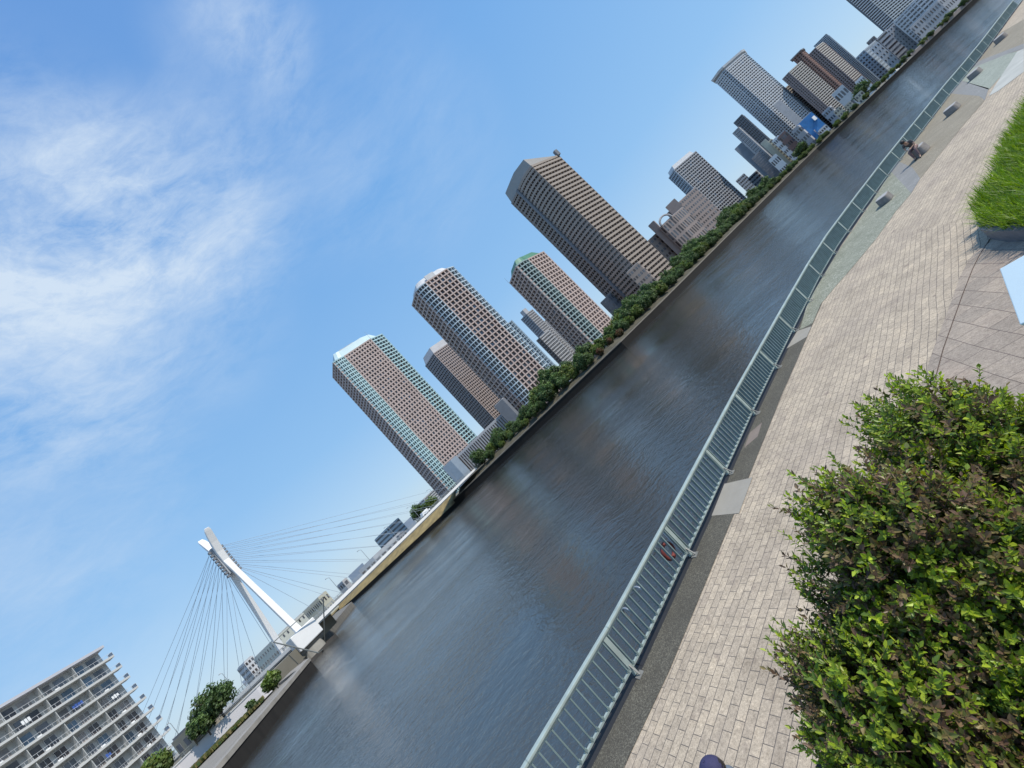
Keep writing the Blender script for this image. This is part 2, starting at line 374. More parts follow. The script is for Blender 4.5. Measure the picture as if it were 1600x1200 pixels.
patch('pavement_brown_slabs', [(1400, 760), (1444, 590), (1460, 540), (1474, 504), (1488, 466), (1500, 432), (1512, 410), (1525, 392), (1556, 372), (1720, 392), (1900, 700), (1500, 1000)], 0.001, M_slab)
mb = MB(); pth = [G(*q_) for q_ in ((1452, 640), (1462, 590), (1474, 545), (1490, 500), (1505, 458), (1520, 420), (1532, 396), (1548, 372))]
for a, b in zip(pth[:-1], pth[1:]): mb.bar((*a, 0.002), (*b, 0.002), 0.018, 0.008)
tag(mb.build('pavement_joint', mat('joint_dark', (0.09, 0.06, 0.045), 0.9)), kind='structure')

# ------------------------------------------------------------------ railing
M_rail = mat('railing_pale_green_paint', (0.35, 0.42, 0.395), 0.5, 0.18, 3.0, metal=0.15)
M_rail_d = mat('railing_bar_paint', (0.19, 0.26, 0.26), 0.5, 0.2, 3.0, metal=0.15)
M_steel = mat('galvanised_steel', (0.45, 0.46, 0.46), 0.4, 0.15, 5.0, metal=0.7)
root = empty('railing', (FENCE[1][0], FENCE[1][1], 0), 'long pale green steel railing with thin upright bars at the river edge of the promenade', 'railing')
tr = MB(); brl = MB()
for a, b in zip(FENCE[:-1], FENCE[1:]):
    tr.bar((*a, 0.925), (*b, 0.925), 0.105, 0.055); brl.bar((*a, 0.135), (*b, 0.135), 0.055, 0.035)
    brl.bar((*a, 0.865), (*b, 0.865), 0.03, 0.03)
bevel(tr.build('top_rail', M_rail, root), 0.012); brl.build('bottom_rail', M_rail, root)
def along(path, step, start=0.0):
    out = []; acc = start; 
    for a, b in zip(path[:-1], path[1:]):
        a, b = Vector(a), Vector(b); L = (b - a).length; t = (b - a) / L
        while acc < L: out.append((a + t * acc, t)); acc += step
        acc -= L
    return out
# place posts so that one falls on the measured post position
P1 = Vector((-2.08, 8.02)); STEP = 2.92
L0 = (Vector(FENCE[1]) - Vector(FENCE[0])).length + (P1 - Vector(FENCE[1])).dot((Vector(FENCE[2]) - Vector(FENCE[1])).normalized())
st0 = L0 % STEP
posts = [q_ for q_ in along(FENCE, STEP, st0) if Vector(q_[0]).length < 150 and q_[0].x > -16]
for i, (p_, t_) in enumerate(posts):
    ang = math.atan2(t_.y, t_.x)
    mb = MB(); mb.box(p_.x, p_.y, 0.012, 0.90, 0.05, 0.03, ang)
    po = mb.build('post', M_rail, root)
    if (p_ - Vector((0, 8))).length < 45:
        mb = MB(); nx, ny = t_.y, -t_.x
        mb.box(p_.x + nx * 0.12, p_.y + ny * 0.12, 0.001, 0.014, 0.085, 0.07, ang)
        mb.bar((p_.x + nx * 0.03, p_.y + ny * 0.03, 0.22), (p_.x + nx * 0.15, p_.y + ny * 0.15, 0.03), 0.03, 0.02)
        mb.build('base_plate', mat('plate_dull_steel', (0.25, 0.25, 0.235), 0.6, 0.25, 8.0, metal=0.3), po)
bars = []
pk = [q_ for q_ in along(FENCE, STEP / 16, st0 + STEP / 32 - STEP) if -14 < q_[0].x < 75]
pk.sort(key=lambda q_: (Vector(q_[0]) - Vector((0, 3))).length)
rest = MB()
for i, (p_, t_) in enumerate(pk):
    if i < 100:
        mb = MB(); mb.box(p_.x, p_.y, 0.14, 0.86, 0.013, 0.034, math.atan2(t_.y, t_.x)); mb.box(p_.x, p_.y, 0.153, 0.185, 0.032, 0.026, math.atan2(t_.y, t_.x)); mb.build('bar', M_rail_d, root)
    else: rest.box(p_.x, p_.y, 0.14, 0.86, 0.016, 0.036, math.atan2(t_.y, t_.x))
tag(rest.build('bars', M_rail_d, root), kind='stuff')
# black bars standing in for the shade of the gap below the bottom rail
mb = MB()
for a, b in zip(fp[:-1], fp[1:]):
    a2 = Vector(a); b2 = Vector(b); t_ = (b2 - a2).normalized(); n_ = Vector((t_.y, -t_.x))
    a3, b3 = a2 - n_ * 0.17, b2 - n_ * 0.17
    mb.bar((a3.x, a3.y, -0.20), (b3.x, b3.y, -0.20), 0.34, 0.38)
tag(mb.build('gap_shade_strip', mat('gap_shade_black', (0.02, 0.02, 0.022), 0.7)), 'black rubber fender strip running under the railing along the quay edge', 'gap strip')

# ladder hoops outside the railing
def fence_pt(px, py, out=0.3):
    g = Vector(G(px, py, 0.1)); i = min(range(1, len(FENCE) - 1), key=lambda k: (Vector(FENCE[k]) - g).length)
    t_ = (Vector(FENCE[i + 1]) - Vector(FENCE[i])).normalized(); n_ = Vector((-t_.y, t_.x))
    f = Vector(FENCE[i]) + t_ * (g - Vector(FENCE[i])).dot(t_)
    return f + n_ * out, t_, n_
p_, t_, n_ = fence_pt(1022, 960, 0.34)
rt_ = empty('quay_ladder', (p_.x, p_.y, -2), 'steel ladder with two curved hoop handles behind the railing over the river', 'ladder')
for k in (-0.28, 0.28):
    c = p_ + t_ * k; pts = [(c.x - n_.x * 0.08, c.y - n_.y * 0.08, 0.0)]
    for j in range(9):
        a_ = PI * j / 8; r_ = 0.16
        pts.append((c.x + n_.x * (0.08 - r_ * math.cos(a_)), c.y + n_.y * (0.08 - r_ * math.cos(a_)), 0.42 + 0.16 * math.sin(a_)))
    pts.append((c.x + n_.x * 0.24, c.y + n_.y * 0.24, -2.2))
    mb = MB(); mb.tube(pts, 0.022, 8); mb.build('handrail', M_steel, rt_, smooth=True)
for j in range(7):
    a_ = p_ + n_ * 0.24; mb = MB(); z_ = -0.5 - j * 0.3
    mb.tube([(a_.x - t_.x * .28, a_.y - t_.y * .28, z_), (a_.x + t_.x * .28, a_.y + t_.y * .28, z_)], 0.015, 8); mb.build('rung', M_steel, rt_)
# life ring on a white bracket
p_, t_, n_ = fence_pt(1078, 862, 0.16)
rt_ = empty('lifebuoy', (p_.x, p_.y, 0.4), 'red lifebuoy with a white mount hanging on the river side of the railing post', 'lifebuoy')
mb = MB(); c = Vector((p_.x, p_.y, 0.46)) - Vector((t_.x, t_.y, 0)) * 0.3
mb.tube([c + Vector((t_.x, t_.y, 0)) * 0.17 * math.cos(2 * PI * k / 24) + Vector((0, 0, 0.17)) * math.sin(2 * PI * k / 24) for k in range(25)], 0.05, 8)
mb.build('ring', mat('lifebuoy_red', (0.16, 0.03, 0.025), 0.7), rt_, smooth=True)
mb = MB(); mb.tube([(p_.x, p_.y, -0.3), (p_.x, p_.y, 0.80)], 0.035, 10); mb.build('mount', M_white, rt_, smooth=True)

# ------------------------------------------------------------------ granite seats
M_gran = mat('granite_seat', (0.23, 0.21, 0.195), 0.85, 0.25, 4.0, bump=0.6, bscale=60)
M_grant = mat('granite_seat_sunlit_top', (0.33, 0.33, 0.32), 0.7, 0.15, 6.0)  # paler copy of the seat granite, sunlight on the top put into colour
stones = [((1386, 315), 0.42, 0.30, 0.40, 30, 'rough granite block seat nearest the camera beside the green pebble field'),
          ((1442, 240), 0.50, 0.34, 0.53, 24, 'rounded granite block seat the man sits on'),
          ((1491, 174), 0.52, 0.34, 0.44, 24, 'granite block seat with pale top just beyond the seated man'),
          ((1526, 118), 0.55, 0.36, 0.44, 24, 'brown granite block seat beside the mint pebble field'),
          ((1566, 62), 0.6, 0.38, 0.44, 24, 'farthest dark granite block seat near the top right corner')]
SE = []
for (q_, hx, hy, hz, an, lb) in stones:
    g = G(*q_); rt_ = empty('stone_seat', (g[0], g[1], 0), lb, 'stone seat', 'granite block seats along the promenade')
    mb = MB(); a_ = math.radians(an); poly = []
    for k in range(16):
        th = 2 * PI * k / 16; sx = abs(math.cos(th)) ** 0.45 * math.copysign(1, math.cos(th)); sy = abs(math.sin(th)) ** 0.45 * math.copysign(1, math.sin(th))
        x = hx * sx * random.uniform(.95, 1.05); y = hy * sy * random.uniform(.95, 1.05)
        poly.append((g[0] + math.cos(a_) * x - math.sin(a_) * y, g[1] + math.sin(a_) * x + math.cos(a_) * y))
    top = [(g[0] + (x - g[0]) * 0.93, g[1] + (y - g[1]) * 0.93) for x, y in poly]
    mb.prism(poly, 0.0, hz, 0, top); bevel(mb.build('block', M_gran, rt_), 0.04, 3)
    t2 = [(g[0] + (x - g[0]) * 0.86, g[1] + (y - g[1]) * 0.86) for x, y in poly]
    mb = MB(); mb.prism(t2, hz - 0.02, hz + 0.004); mb.build('top_face', M_grant, rt_)
    SE.append(g)

# ------------------------------------------------------------------ people
M_skin = mat('skin', (0.42, 0.25, 0.18), 0.55, 0.06, 8.0)
def skinned(name, J, edges, m, parent, frame, sub=2):
    names = list(J); idx = {n: i for i, n in enumerate(names)}
    me = bpy.data.meshes.new(name)
    vs = [frame(J[n][0]) for n in names]
    org = ORG[parent.name]
    me.from_pydata([tuple(v - org) for v in vs], [(idx[a], idx[b]) for a, b in edges], [])
    me.materials.append(m)
    o = bpy.data.objects.new(name, me); COL.objects.link(o); o.parent = parent; ORG[o.name] = org
    sk = o.modifiers.new('skin', 'SKIN'); sk.use_smooth_shade = True
    for i, n in enumerate(names):
        r = J[n][1]; r = r if isinstance(r, tuple) else (r, r)
        me.skin_vertices[0].data[i].radius = r
    me.skin_vertices[0].data[0].use_root = True
    s = o.modifiers.new('sub', 'SUBSURF'); s.levels = sub; s.render_levels = sub
    return o
def add_hand(J, E_, wrist, side, d, spread, curl=(0, 0, -1)):
    """palm with four fingers and a thumb growing from a wrist joint; d = hand direction, spread = across the palm"""
    w = Vector(J[wrist][0]); d = Vector(d).normalized(); sp = Vector(spread).normalized(); cu = Vector(curl)
    pm = w + d * 0.055; J['palm' + side] = (pm, (0.034, 0.018)); E_.append((wrist, 'palm' + side))
    for k, ln in enumerate((0.066, 0.075, 0.070, 0.055)):
        b = pm + d * 0.035 + sp * (k - 1.5) * 0.019
        J['f%d0%s' % (k, side)] = (b, 0.0095); E_.append(('palm' + side, 'f%d0%s' % (k, side)))
        m1 = b + d * ln * 0.5 + cu * 0.008; m2 = b + d * ln * 0.85 + cu * 0.03
        J['f%d1%s' % (k, side)] = (m1, 0.0085); J['f%d2%s' % (k, side)] = (m2, 0.0075)
        E_ += [('f%d0%s' % (k, side), 'f%d1%s' % (k, side)), ('f%d1%s' % (k, side), 'f%d2%s' % (k, side))]
    t0 = w + d * 0.03 - sp * 0.032; t1 = t0 + d * 0.03 - sp * 0.022
    J['th0' + side] = (t0, 0.012); J['th1' + side] = (t1, 0.0095); E_ += [('palm' + side, 'th0' + side), ('th0' + side, 'th1' + side)]
def person(root, frame, K, shirt, trousers, hair_m, cap_m=None, shoe_m=None, short=False):
    """K: joints in the local frame (x forward, y left, z up)"""
    J = {'pelvis': (K['pelvis'], (0.125, 0.10)), 'waist': (K['waist'], (0.115, 0.09)), 'chest': (K['chest'], (0.14, 0.105)),
         'neck0': (K['neck0'], 0.065), 'neck': (K['neck'], 0.052), 'head0': (K['head0'], (0.062, 0.07)), 'head': (K['head'], (0.078, 0.092)), 'crown': (K['crown'], (0.06, 0.07))}
    E_ = [('pelvis', 'waist'), ('waist', 'chest'), ('chest', 'neck0'), ('neck0', 'neck'), ('neck', 'head0'), ('head0', 'head'), ('head', 'crown')]
    for s in 'LR':
        for n, r in (('sho', 0.058), ('elb', 0.040), ('wri', 0.026), ('hip', 0.088), ('knee', 0.056), ('ank', 0.036), ('toe', 0.032)):
            J[n + s] = (K[n + s], r)
        J['calf' + s] = (tuple(a * .7 + b * .3 for a, b in zip(K['knee' + s], K['ank' + s])), 0.054)
        E_ += [('chest', 'sho' + s), ('sho' + s, 'elb' + s), ('elb' + s, 'wri' + s), ('pelvis', 'hip' + s), ('hip' + s, 'knee' + s), ('knee' + s, 'calf' + s), ('calf' + s, 'ank' + s), ('ank' + s, 'toe' + s)]
        add_hand(J, E_, 'wri' + s, s, K['hd' + s], K['hs' + s])
    skinned('body', J, E_, M_skin, root, frame)
    # nose, ears, eyes, mouth
    h = Vector(K['head']); fd = Vector(K['face']).normalized(); u = (Vector(K['crown']) - Vector(K['head0'])).normalized(); l = u.cross(fd).normalized()
    mb = MB(); mb.tube([frame(h + fd * 0.083 + u * 0.015), frame(h + fd * 0.108 - u * 0.022)], [0.007, 0.013], 8); mb.build('nose', M_skin, root, smooth=True)
    for sg in (-1, 1):
        mb = MB(); mb.tube([frame(h + l * sg * 0.076 + u * 0.02), frame(h + l * sg * 0.088 - u * 0.03)], [0.018, 0.012], 8); mb.build('ear', M_skin, root, smooth=True)
        mb = MB(); mb.tube([frame(h + fd * 0.078 + l * sg * 0.031 + u * 0.018), frame(h + fd * 0.088 + l * sg * 0.031 + u * 0.016)], [0.012, 0.008], 8); mb.build('eye', mat('eye_dark', (0.02, 0.015, 0.012), 0.3), root, smooth=True)
    mb = MB(); mb.tube([frame(h + fd * 0.086 + l * 0.022 - u * 0.047), frame(h + fd * 0.092 - u * 0.047), frame(h + fd * 0.086 - l * 0.022 - u * 0.047)], 0.006, 8)
    mb.build('mouth', mat('lips', (0.30, 0.12, 0.10), 0.5), root, smooth=True)
    # shirt
    S = {'pelvis': (K['pelvis'], (0.142, 0.12)), 'waist': (K['waist'], (0.138, 0.115)), 'chest': (K['chest'], (0.158, 0.125)), 'neck0': (K['neck0'], 0.078)}
    e2 = [('pelvis', 'waist'), ('waist', 'chest'), ('chest', 'neck0')]
    for s in 'LR':
        S['sho' + s] = (K['sho' + s], 0.072); mid = tuple(a * (.35 if short else .05) + b * (.65 if short else .95) for a, b in zip(K['sho' + s], K['elb' + s]))
        S['elb' + s] = (mid, 0.062 if short else 0.056); e2 += [('chest', 'sho' + s), ('sho' + s, 'elb' + s)]
        if not short:
            S['wri' + s] = (tuple(a * .1 + b * .9 for a, b in zip(K['elb' + s], K['wri' + s])), 0.038); e2.append(('elb' + s, 'wri' + s))
    skinned('shirt', S, e2, shirt, root, frame)
    T = {'pelvis': (K['pelvis'], (0.138, 0.122))}; e3 = []
    for s in 'LR':
        T['hip' + s] = (K['hip' + s], 0.102); T['knee' + s] = (K['knee' + s], 0.074)
        T['cuff' + s] = (tuple(a * .15 + b * .85 for a, b in zip(K['knee' + s], K['ank' + s])), 0.056)
        e3 += [('pelvis', 'hip' + s), ('hip' + s, 'knee' + s), ('knee' + s, 'cuff' + s)]
    skinned('trousers', T, e3, trousers, root, frame)
    for s in 'LR':
        a = Vector(K['ank' + s]); t = Vector(K['toe' + s])
        skinned('shoe', {'heel': (a + (a - t) * 0.25 - Vector((0, 0, .035)), 0.042), 'mid': ((a + t) / 2 - Vector((0, 0, .01)), (0.046, 0.04)), 'toe': (t + (t - a) * 0.2, (0.046, 0.032))},
                [('heel', 'mid'), ('mid', 'toe')], shoe_m or mat('shoe_black', (0.02, 0.02, 0.02), 0.5), root, frame)
    # hair / cap : dome over the crown
    def dome(name, m, rad, low, grow=1.0):
        mb = MB(); rings = 8; seg = 24; vs = []; fs = []
        for i in range(rings + 1):
            th = (PI * low) * i / rings
            for k in range(seg):
                ph = 2 * PI * k / seg
                v = h + u * 0.01 + (u * math.cos(th) * 1.12 + fd * math.sin(th) * math.cos(ph) * 1.14 + l * math.sin(th) * math.sin(ph)) * rad
                if name == 'hair': v = v - fd * 0.014
                vs.append(frame(v))
        for i in range(rings):
            for k in range(seg): fs.append((i * seg + k, i * seg + (k + 1) % seg, (i + 1) * seg + (k + 1) % seg, (i + 1) * seg + k))
        mb.add(vs, fs); o = mb.build(name, m, root, smooth=True)
        so_ = o.modifiers.new('thick', 'SOLIDIFY'); so_.thickness = 0.006; return o
    dome('hair', hair_m, 0.093, 0.56)
    if cap_m:
        dome('cap', cap_m, 0.104, 0.52)
        mb = MB(); vs = []; ns = 14
        for rr in (0.095, 0.175):
            for k in range(ns + 1):
                ph = -0.95 + 1.9 * k / ns
                vs.append(frame(h + fd * (rr * 1.1 * math.cos(ph)) + l * (rr * 0.8 * math.sin(ph) if rr > .1 else rr * math.sin(ph)) + u * (0.012 - (0.02 if rr > .1 else 0))))
        mb.add(vs, [(k, k + 1, ns + 2 + k, ns + 1 + k) for k in range(ns)])
        o = mb.build('cap_brim', cap_m, root, smooth=True); so_ = o.modifiers.new('thick', 'SOLIDIFY'); so_.thickness = 0.005
        mb = MB(); mb.tube([frame(h + u * 0.124), frame(h + u * 0.136)], [0.010, 0.006], 8); mb.build('cap_button', cap_m, root)

g = SE[1]
fx = Vector((-0.93, -0.37, 0)).normalized(); fy = Vector((-fx.y, fx.x, 0))
def fr1(v): v = Vector(v); return Vector((g[0], g[1], 0)) + fx * (v.x * 1.15 + 0.06) + fy * v.y * 1.1 + Vector((0, 0, v.z * 1.12))
rt_ = empty('person', (g[0], g[1], 0), 'man in dark grey t-shirt hunched on a granite block holding a phone', 'person')
K = dict(pelvis=(0, 0, .58), waist=(.05, 0, .72), chest=(.22, 0, .95), neck0=(.32, 0, 1.07), neck=(.37, 0, 1.11), head0=(.42, 0, 1.14), head=(.47, 0, 1.19), crown=(.50, 0, 1.26), face=(.75, 0, -.65),
         shoL=(.24, .18, 1.01), shoR=(.24, -.18, 1.01), elbL=(.32, .22, .75), elbR=(.32, -.22, .75), wriL=(.50, .06, .70), wriR=(.50, -.06, .70),
         hdL=(.9, -.1, .1), hdR=(.9, .1, .1), hsL=(0, -.7, .7), hsR=(0, .7, .7),
         hipL=(.06, .10, .56), hipR=(.06, -.10, .56), kneeL=(.47, .14, .55), kneeR=(.47, -.14, .55), ankL=(.62, .13, .10), ankR=(.50, -.13, .10), toeL=(.76, .14, .045), toeR=(.64, -.14, .045))
person(rt_, fr1, K, mat('tshirt_dark_grey', (0.075, 0.075, 0.08), 0.85), mat('trousers_mauve_brown', (0.20, 0.13, 0.125), 0.85), mat('hair_black', (0.015, 0.012, 0.012), 0.5), short=True)
mb = MB(); c = fr1((.60, 0, .74)); mb.bar(fr1((.60, -.02, .68)), fr1((.64, -.02, .80)), 0.075, 0.009)
tag(mb.build('phone', mat('phone_white', (0.7, 0.7, 0.7), 0.3), origin=tuple(c)), 'small white phone held in the hands of the seated man', 'phone')

g2 = Vector(G(1108, 1194, 1.70))
fx2 = Vector((-0.95, 0.1, 0)).normalized(); fy2 = Vector((-fx2.y, fx2.x, 0))
def fr2(v): v = Vector(v); return Vector((g2.x, g2.y, 0)) + fx2 * v.x + fy2 * v.y + Vector((0, 0, v.z))
rt_ = empty('person', (g2.x, g2.y, 0), 'person in a navy blue cap standing at the bottom picture edge', 'person')
K = dict(pelvis=(0, 0, .93), waist=(0, 0, 1.08), chest=(0, 0, 1.30), neck0=(-.01, 0, 1.43), neck=(0, 0, 1.49), head0=(.015, 0, 1.54), head=(.02, 0, 1.61), crown=(.02, 0, 1.68), face=(1, 0, -.1),
         shoL=(0, .19, 1.40), shoR=(0, -.19, 1.40), elbL=(-.03, .25, 1.11), elbR=(-.03, -.25, 1.11), wriL=(.06, .26, .87), wriR=(.06, -.26, .87), hdL=(.1, 0, -1), hdR=(.1, 0, -1), hsL=(1, 0, 0), hsR=(1, 0, 0),
         hipL=(0, .10, .88), hipR=(0, -.10, .88), kneeL=(.02, .11, .48), kneeR=(.02, -.11, .48), ankL=(-.02, .11, .09), ankR=(-.02, -.11, .09), toeL=(.13, .13, .04), toeR=(.13, -.13, .04))
person(rt_, fr2, K, mat('shirt_grey_blue', (0.13, 0.16, 0.20), 0.85), mat('trousers_charcoal', (0.05, 0.05, 0.06), 0.85), mat('hair_black', (0, 0, 0)), mat('cap_navy', (0.035, 0.035, 0.095), 0.8, 0.15, 30.0))

# ------------------------------------------------------------------ leaf material (colour from a mesh attribute)
def leaf_mat(name, rough=0.45, trans=0.3):
    m, nt, b = nodes_of(name)
    a = nt.nodes.new('ShaderNodeAttribute'); a.attribute_name = 'Col'
    nt.links.new(a.outputs['Color'], b.inputs['Base Color']); b.inputs['Roughness'].default_value = rough
    t = nt.nodes.new('ShaderNodeBsdfTranslucent')
    h = nt.nodes.new('ShaderNodeHueSaturation'); h.inputs['Value'].default_value = 1.6; h.inputs['Saturation'].default_value = 1.1
    nt.links.new(a.outputs['Color'], h.inputs['Color']); nt.links.new(h.outputs[0], t.inputs['Color'])
    mx = nt.nodes.new('ShaderNodeMixShader'); mx.inputs[0].default_value = trans
    nt.links.new(b.outputs[0], mx.inputs[1]); nt.links.new(t.outputs[0], mx.inputs[2])
    nt.links.new(mx.outputs[0], nt.nodes['Material Output'].inputs[0]); return m
M_leaf = leaf_mat('shrub_leaves'); M_treeleaf = leaf_mat('tree_leaves', 0.6, 0.2); M_blade = leaf_mat('grass_blades', 0.5, 0.3)
M_twig = mat('twig_bark', (0.10, 0.065, 0.045), 0.8, 0.2, 20)
M_bark = mat('tree_bark', (0.09, 0.07, 0.055), 0.9, 0.2, 3)

# ------------------------------------------------------------------ upper terrace in front, under the camera
ZT = 2.45
tp = [G(px, py, ZT) for px, py in ((1250, 1190), (1290, 1080), (1300, 960), (1310, 870), (1400, 800), (1440, 720), (1520, 690), (1600, 660))]
ter = [(-0.6, -4), (-0.6, 0.9), (tp[0][0], 1.35)] + tp[0:] + [(tp[-1][0] + 4, tp[-1][1] + 1.0), (tp[-1][0] + 6, -4)]
mb = MB(); mb.prism(ter[::-1], -0.1, ZT - 0.12)
o = mb.build('terrace_wall', mat('terrace_granite', (0.22, 0.21, 0.20), 0.8, 0.15, 3)); tag(o, 'low grey granite retaining wall of the raised planting bed beneath the shrubs', 'wall')
mb = MB(); mb.prism([(x * .995, y * .995) for x, y in ter][::-1], ZT - 0.115, ZT - 0.09); tag(mb.build('upper_terrace', M_slab), kind='structure')
sp_ = [(x * .97, y * .97) for x, y in tp]; sp_ = sp_ + [(x + .9, y - 1.5) for x, y in sp_[::-1]]
mb = MB(); mb.prism(sp_[::-1], ZT - 0.085, ZT - 0.02); tag(mb.build('planting_soil', mat('soil', (0.035, 0.026, 0.02), 0.95, 0.3, 20, bump=0.8)), kind='structure')

def shrub(label, px, py, d, rad, ratio, seed, squash=(1, 1, 1), nspr=None):
    rnd = random.Random(seed)
    c = CAMLOC + ray(px, py) * (d / FPX)
    root = empty('shrub', (c.x, c.y, ZT), label, 'shrub', 'broadleaf shrubs in the raised bed')
    lv = MB(); tw = MB(); GREEN = [(0.23, 0.32, 0.025), (0.16, 0.24, 0.025), (0.32, 0.40, 0.035), (0.10, 0.16, 0.025)]
    RED = [(0.18, 0.12, 0.065), (0.20, 0.16, 0.065), (0.15, 0.095, 0.065), (0.15, 0.17, 0.045)]
    n = nspr or int(1550 * (rad / 0.4) ** 2)
    lumps = [(Vector((rnd.gauss(0, 1), rnd.gauss(0, 1), rnd.gauss(0, 1))).normalized(), rnd.uniform(-.30, .42)) for _ in range(22)]
    tone = [(Vector((rnd.gauss(0, 1), rnd.gauss(0, 1), rnd.gauss(0, 1))).normalized(), rnd.random() < ratio) for _ in range(18)]
    for i in range(n):
        v = Vector((rnd.gauss(0, 1), rnd.gauss(0, 1), rnd.gauss(0, 1))).normalized()
        if v.z < -0.65: continue
        k = 1.0 + sum(a * max(0, v.dot(l) - 0.7) / 0.3 for l, a in lumps)
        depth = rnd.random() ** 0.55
        r = rad * k * (0.55 + 0.42 * depth)
        p = c + Vector((v.x * squash[0], v.y * squash[1], v.z * squash[2])) * r
        if p.z < ZT: continue
        red = max(tone, key=lambda t: v.dot(t[0]))[1]
        red = red if rnd.random() < 0.8 else not red
        dr = (v * 0.8 + Vector((0, 0, 0.75)) + Vector((rnd.gauss(0, .35), rnd.gauss(0, .35), rnd.gauss(0, .25)))).normalized()
        L = rnd.uniform(0.07, 0.15) * (rnd.uniform(1.3, 1.9) if rnd.random() < .10 and depth > .7 else 1)
        a = dr.orthogonal().normalized(); b = dr.cross(a)
        p2 = p + dr * L
        tw.tube([p - dr * 0.05, p2], [0.0022, 0.001], 3, cap=False)
        nl = int(L / 0.0105); ph = rnd.random() * 6.28; dark = 0.45 + 0.65 * depth  # inner leaves darker: shade inside the bush put into their colour
        for j in range(nl):
            t = (j + 0.6) / nl; ph += 2.4 + rnd.uniform(-.4, .4)
            q_ = p + dr * (L * t); out = a * math.cos(ph) + b * math.sin(ph)
            ld = (out * (1.15 - 0.5 * t) + dr * (0.35 + 0.6 * t) + Vector((0, 0, 0.1))).normalized()
            ll = rnd.uniform(0.026, 0.056) * (1 - 0.25 * t); wd = ll * rnd.uniform(.22, .30)
            sd_ = ld.cross(dr); sd_ = (sd_ if sd_.length > 1e-3 else a).normalized(); nr = sd_.cross(ld)
            droop = rnd.uniform(-.12, .2) * ll
            pal = RED if (red and t > 0.1 or rnd.random() < .03) else GREEN
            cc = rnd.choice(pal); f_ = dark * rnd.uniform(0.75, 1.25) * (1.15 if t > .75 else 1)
            m_ = q_ + ld * ll * 0.45
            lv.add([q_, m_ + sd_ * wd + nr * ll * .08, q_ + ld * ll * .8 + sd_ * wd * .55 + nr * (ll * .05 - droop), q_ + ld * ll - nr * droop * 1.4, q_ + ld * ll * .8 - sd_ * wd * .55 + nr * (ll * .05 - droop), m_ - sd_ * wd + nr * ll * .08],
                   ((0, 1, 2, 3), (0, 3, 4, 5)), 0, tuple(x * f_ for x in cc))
    for i in range(26):     # main stems
        v = Vector((rnd.gauss(0, .6), rnd.gauss(0, .6), 1)).normalized(); b0 = Vector((c.x + rnd.uniform(-.1, .1), c.y + rnd.uniform(-.1, .1), ZT - 0.03))
        e_ = c + Vector((v.x * squash[0], v.y * squash[1], v.z * .6)) * rad * 0.75; mid = (b0 + e_) / 2 + Vector((rnd.uniform(-.05, .05), rnd.uniform(-.05, .05), 0))
        tw.tube([b0, mid, e_], [0.008, 0.005, 0.002], 5, cap=False)
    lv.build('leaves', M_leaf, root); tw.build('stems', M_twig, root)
shrub('bright green shrub on the right side below the brown paving slabs', 1560, 745, 2.30, 0.42, 0.08, 1)
shrub('loose sprigged green shrub forming the top left tip of the hedge', 1462, 700, 2.42, 0.21, 0.10, 2)
shrub('green and reddish brown shrub jutting left over the pale paving at mid height', 1392, 850, 2.12, 0.31, 0.40, 3)
shrub('reddish brown leaved shrub in the middle of the hedge', 1495, 890, 2.12, 0.40, 0.5, 4)
shrub('dark mixed green and bronze shrub at the bottom left corner of the hedge', 1392, 1130, 1.92, 0.34, 0.35, 5)
shrub('bronze leaved shrub at the bottom middle of the hedge', 1520, 1100, 1.92, 0.43, 0.4, 6)
shrub('deep green shrub with brown patches at the right picture edge', 1610, 930, 1.98, 0.44, 0.15, 7)
shrub('dark green shrub in the bottom right picture corner', 1620, 1130, 1.85, 0.43, 0.3, 8)
shrub('green and bronze shrub filling the notch between the two left lobes of the hedge', 1425, 985, 2.02, 0.30, 0.35, 9)

# pale blue board on a post at the right edge
bp_ = [CAMLOC + ray(*q_) * (d_ / FPX) for q_, d_ in (((1564, 421), 2.55), ((1700, 345), 2.55), ((1770, 540), 2.3), ((1604, 530), 2.3))]
A_ = bp_[0]; e1_ = (bp_[3] - A_); rr_ = ray(1700, 345); dd_ = (A_ - CAMLOC).dot(e1_) / rr_.dot(e1_); e2_ = (CAMLOC + rr_ * dd_ - A_).normalized() * 0.62; e1_ = e1_.normalized() * 0.46
bp_ = [A_, A_ + e2_, A_ + e2_ + e1_, A_ + e1_]
M_board = mat('board_pale_blue', (0.66, 0.78, 0.80), 0.3, 0.04, 2)
root = empty('information_board', (bp_[0].x, bp_[0].y, ZT), 'tilted pale blue board at the right edge above the brown slabs', 'board')
nrm = (bp_[1] - bp_[0]).cross(bp_[3] - bp_[0]).normalized() * 0.012
mb = MB(); mb.add([p + nrm for p in bp_] + [p - nrm for p in bp_], ((0, 1, 2, 3), (7, 6, 5, 4), (0, 4, 5, 1), (1, 5, 6, 2), (2, 6, 7, 3), (3, 7, 4, 0)))
o = mb.build('panel', M_board, root); bevel(o, 0.006)
cb = sum(bp_, Vector()) / 4; mb = MB(); mb.tube([(cb.x, cb.y, ZT - .5), (cb.x, cb.y, cb.z - 0.03)], 0.03, 12); mb.build('post', M_steel, root, smooth=True)

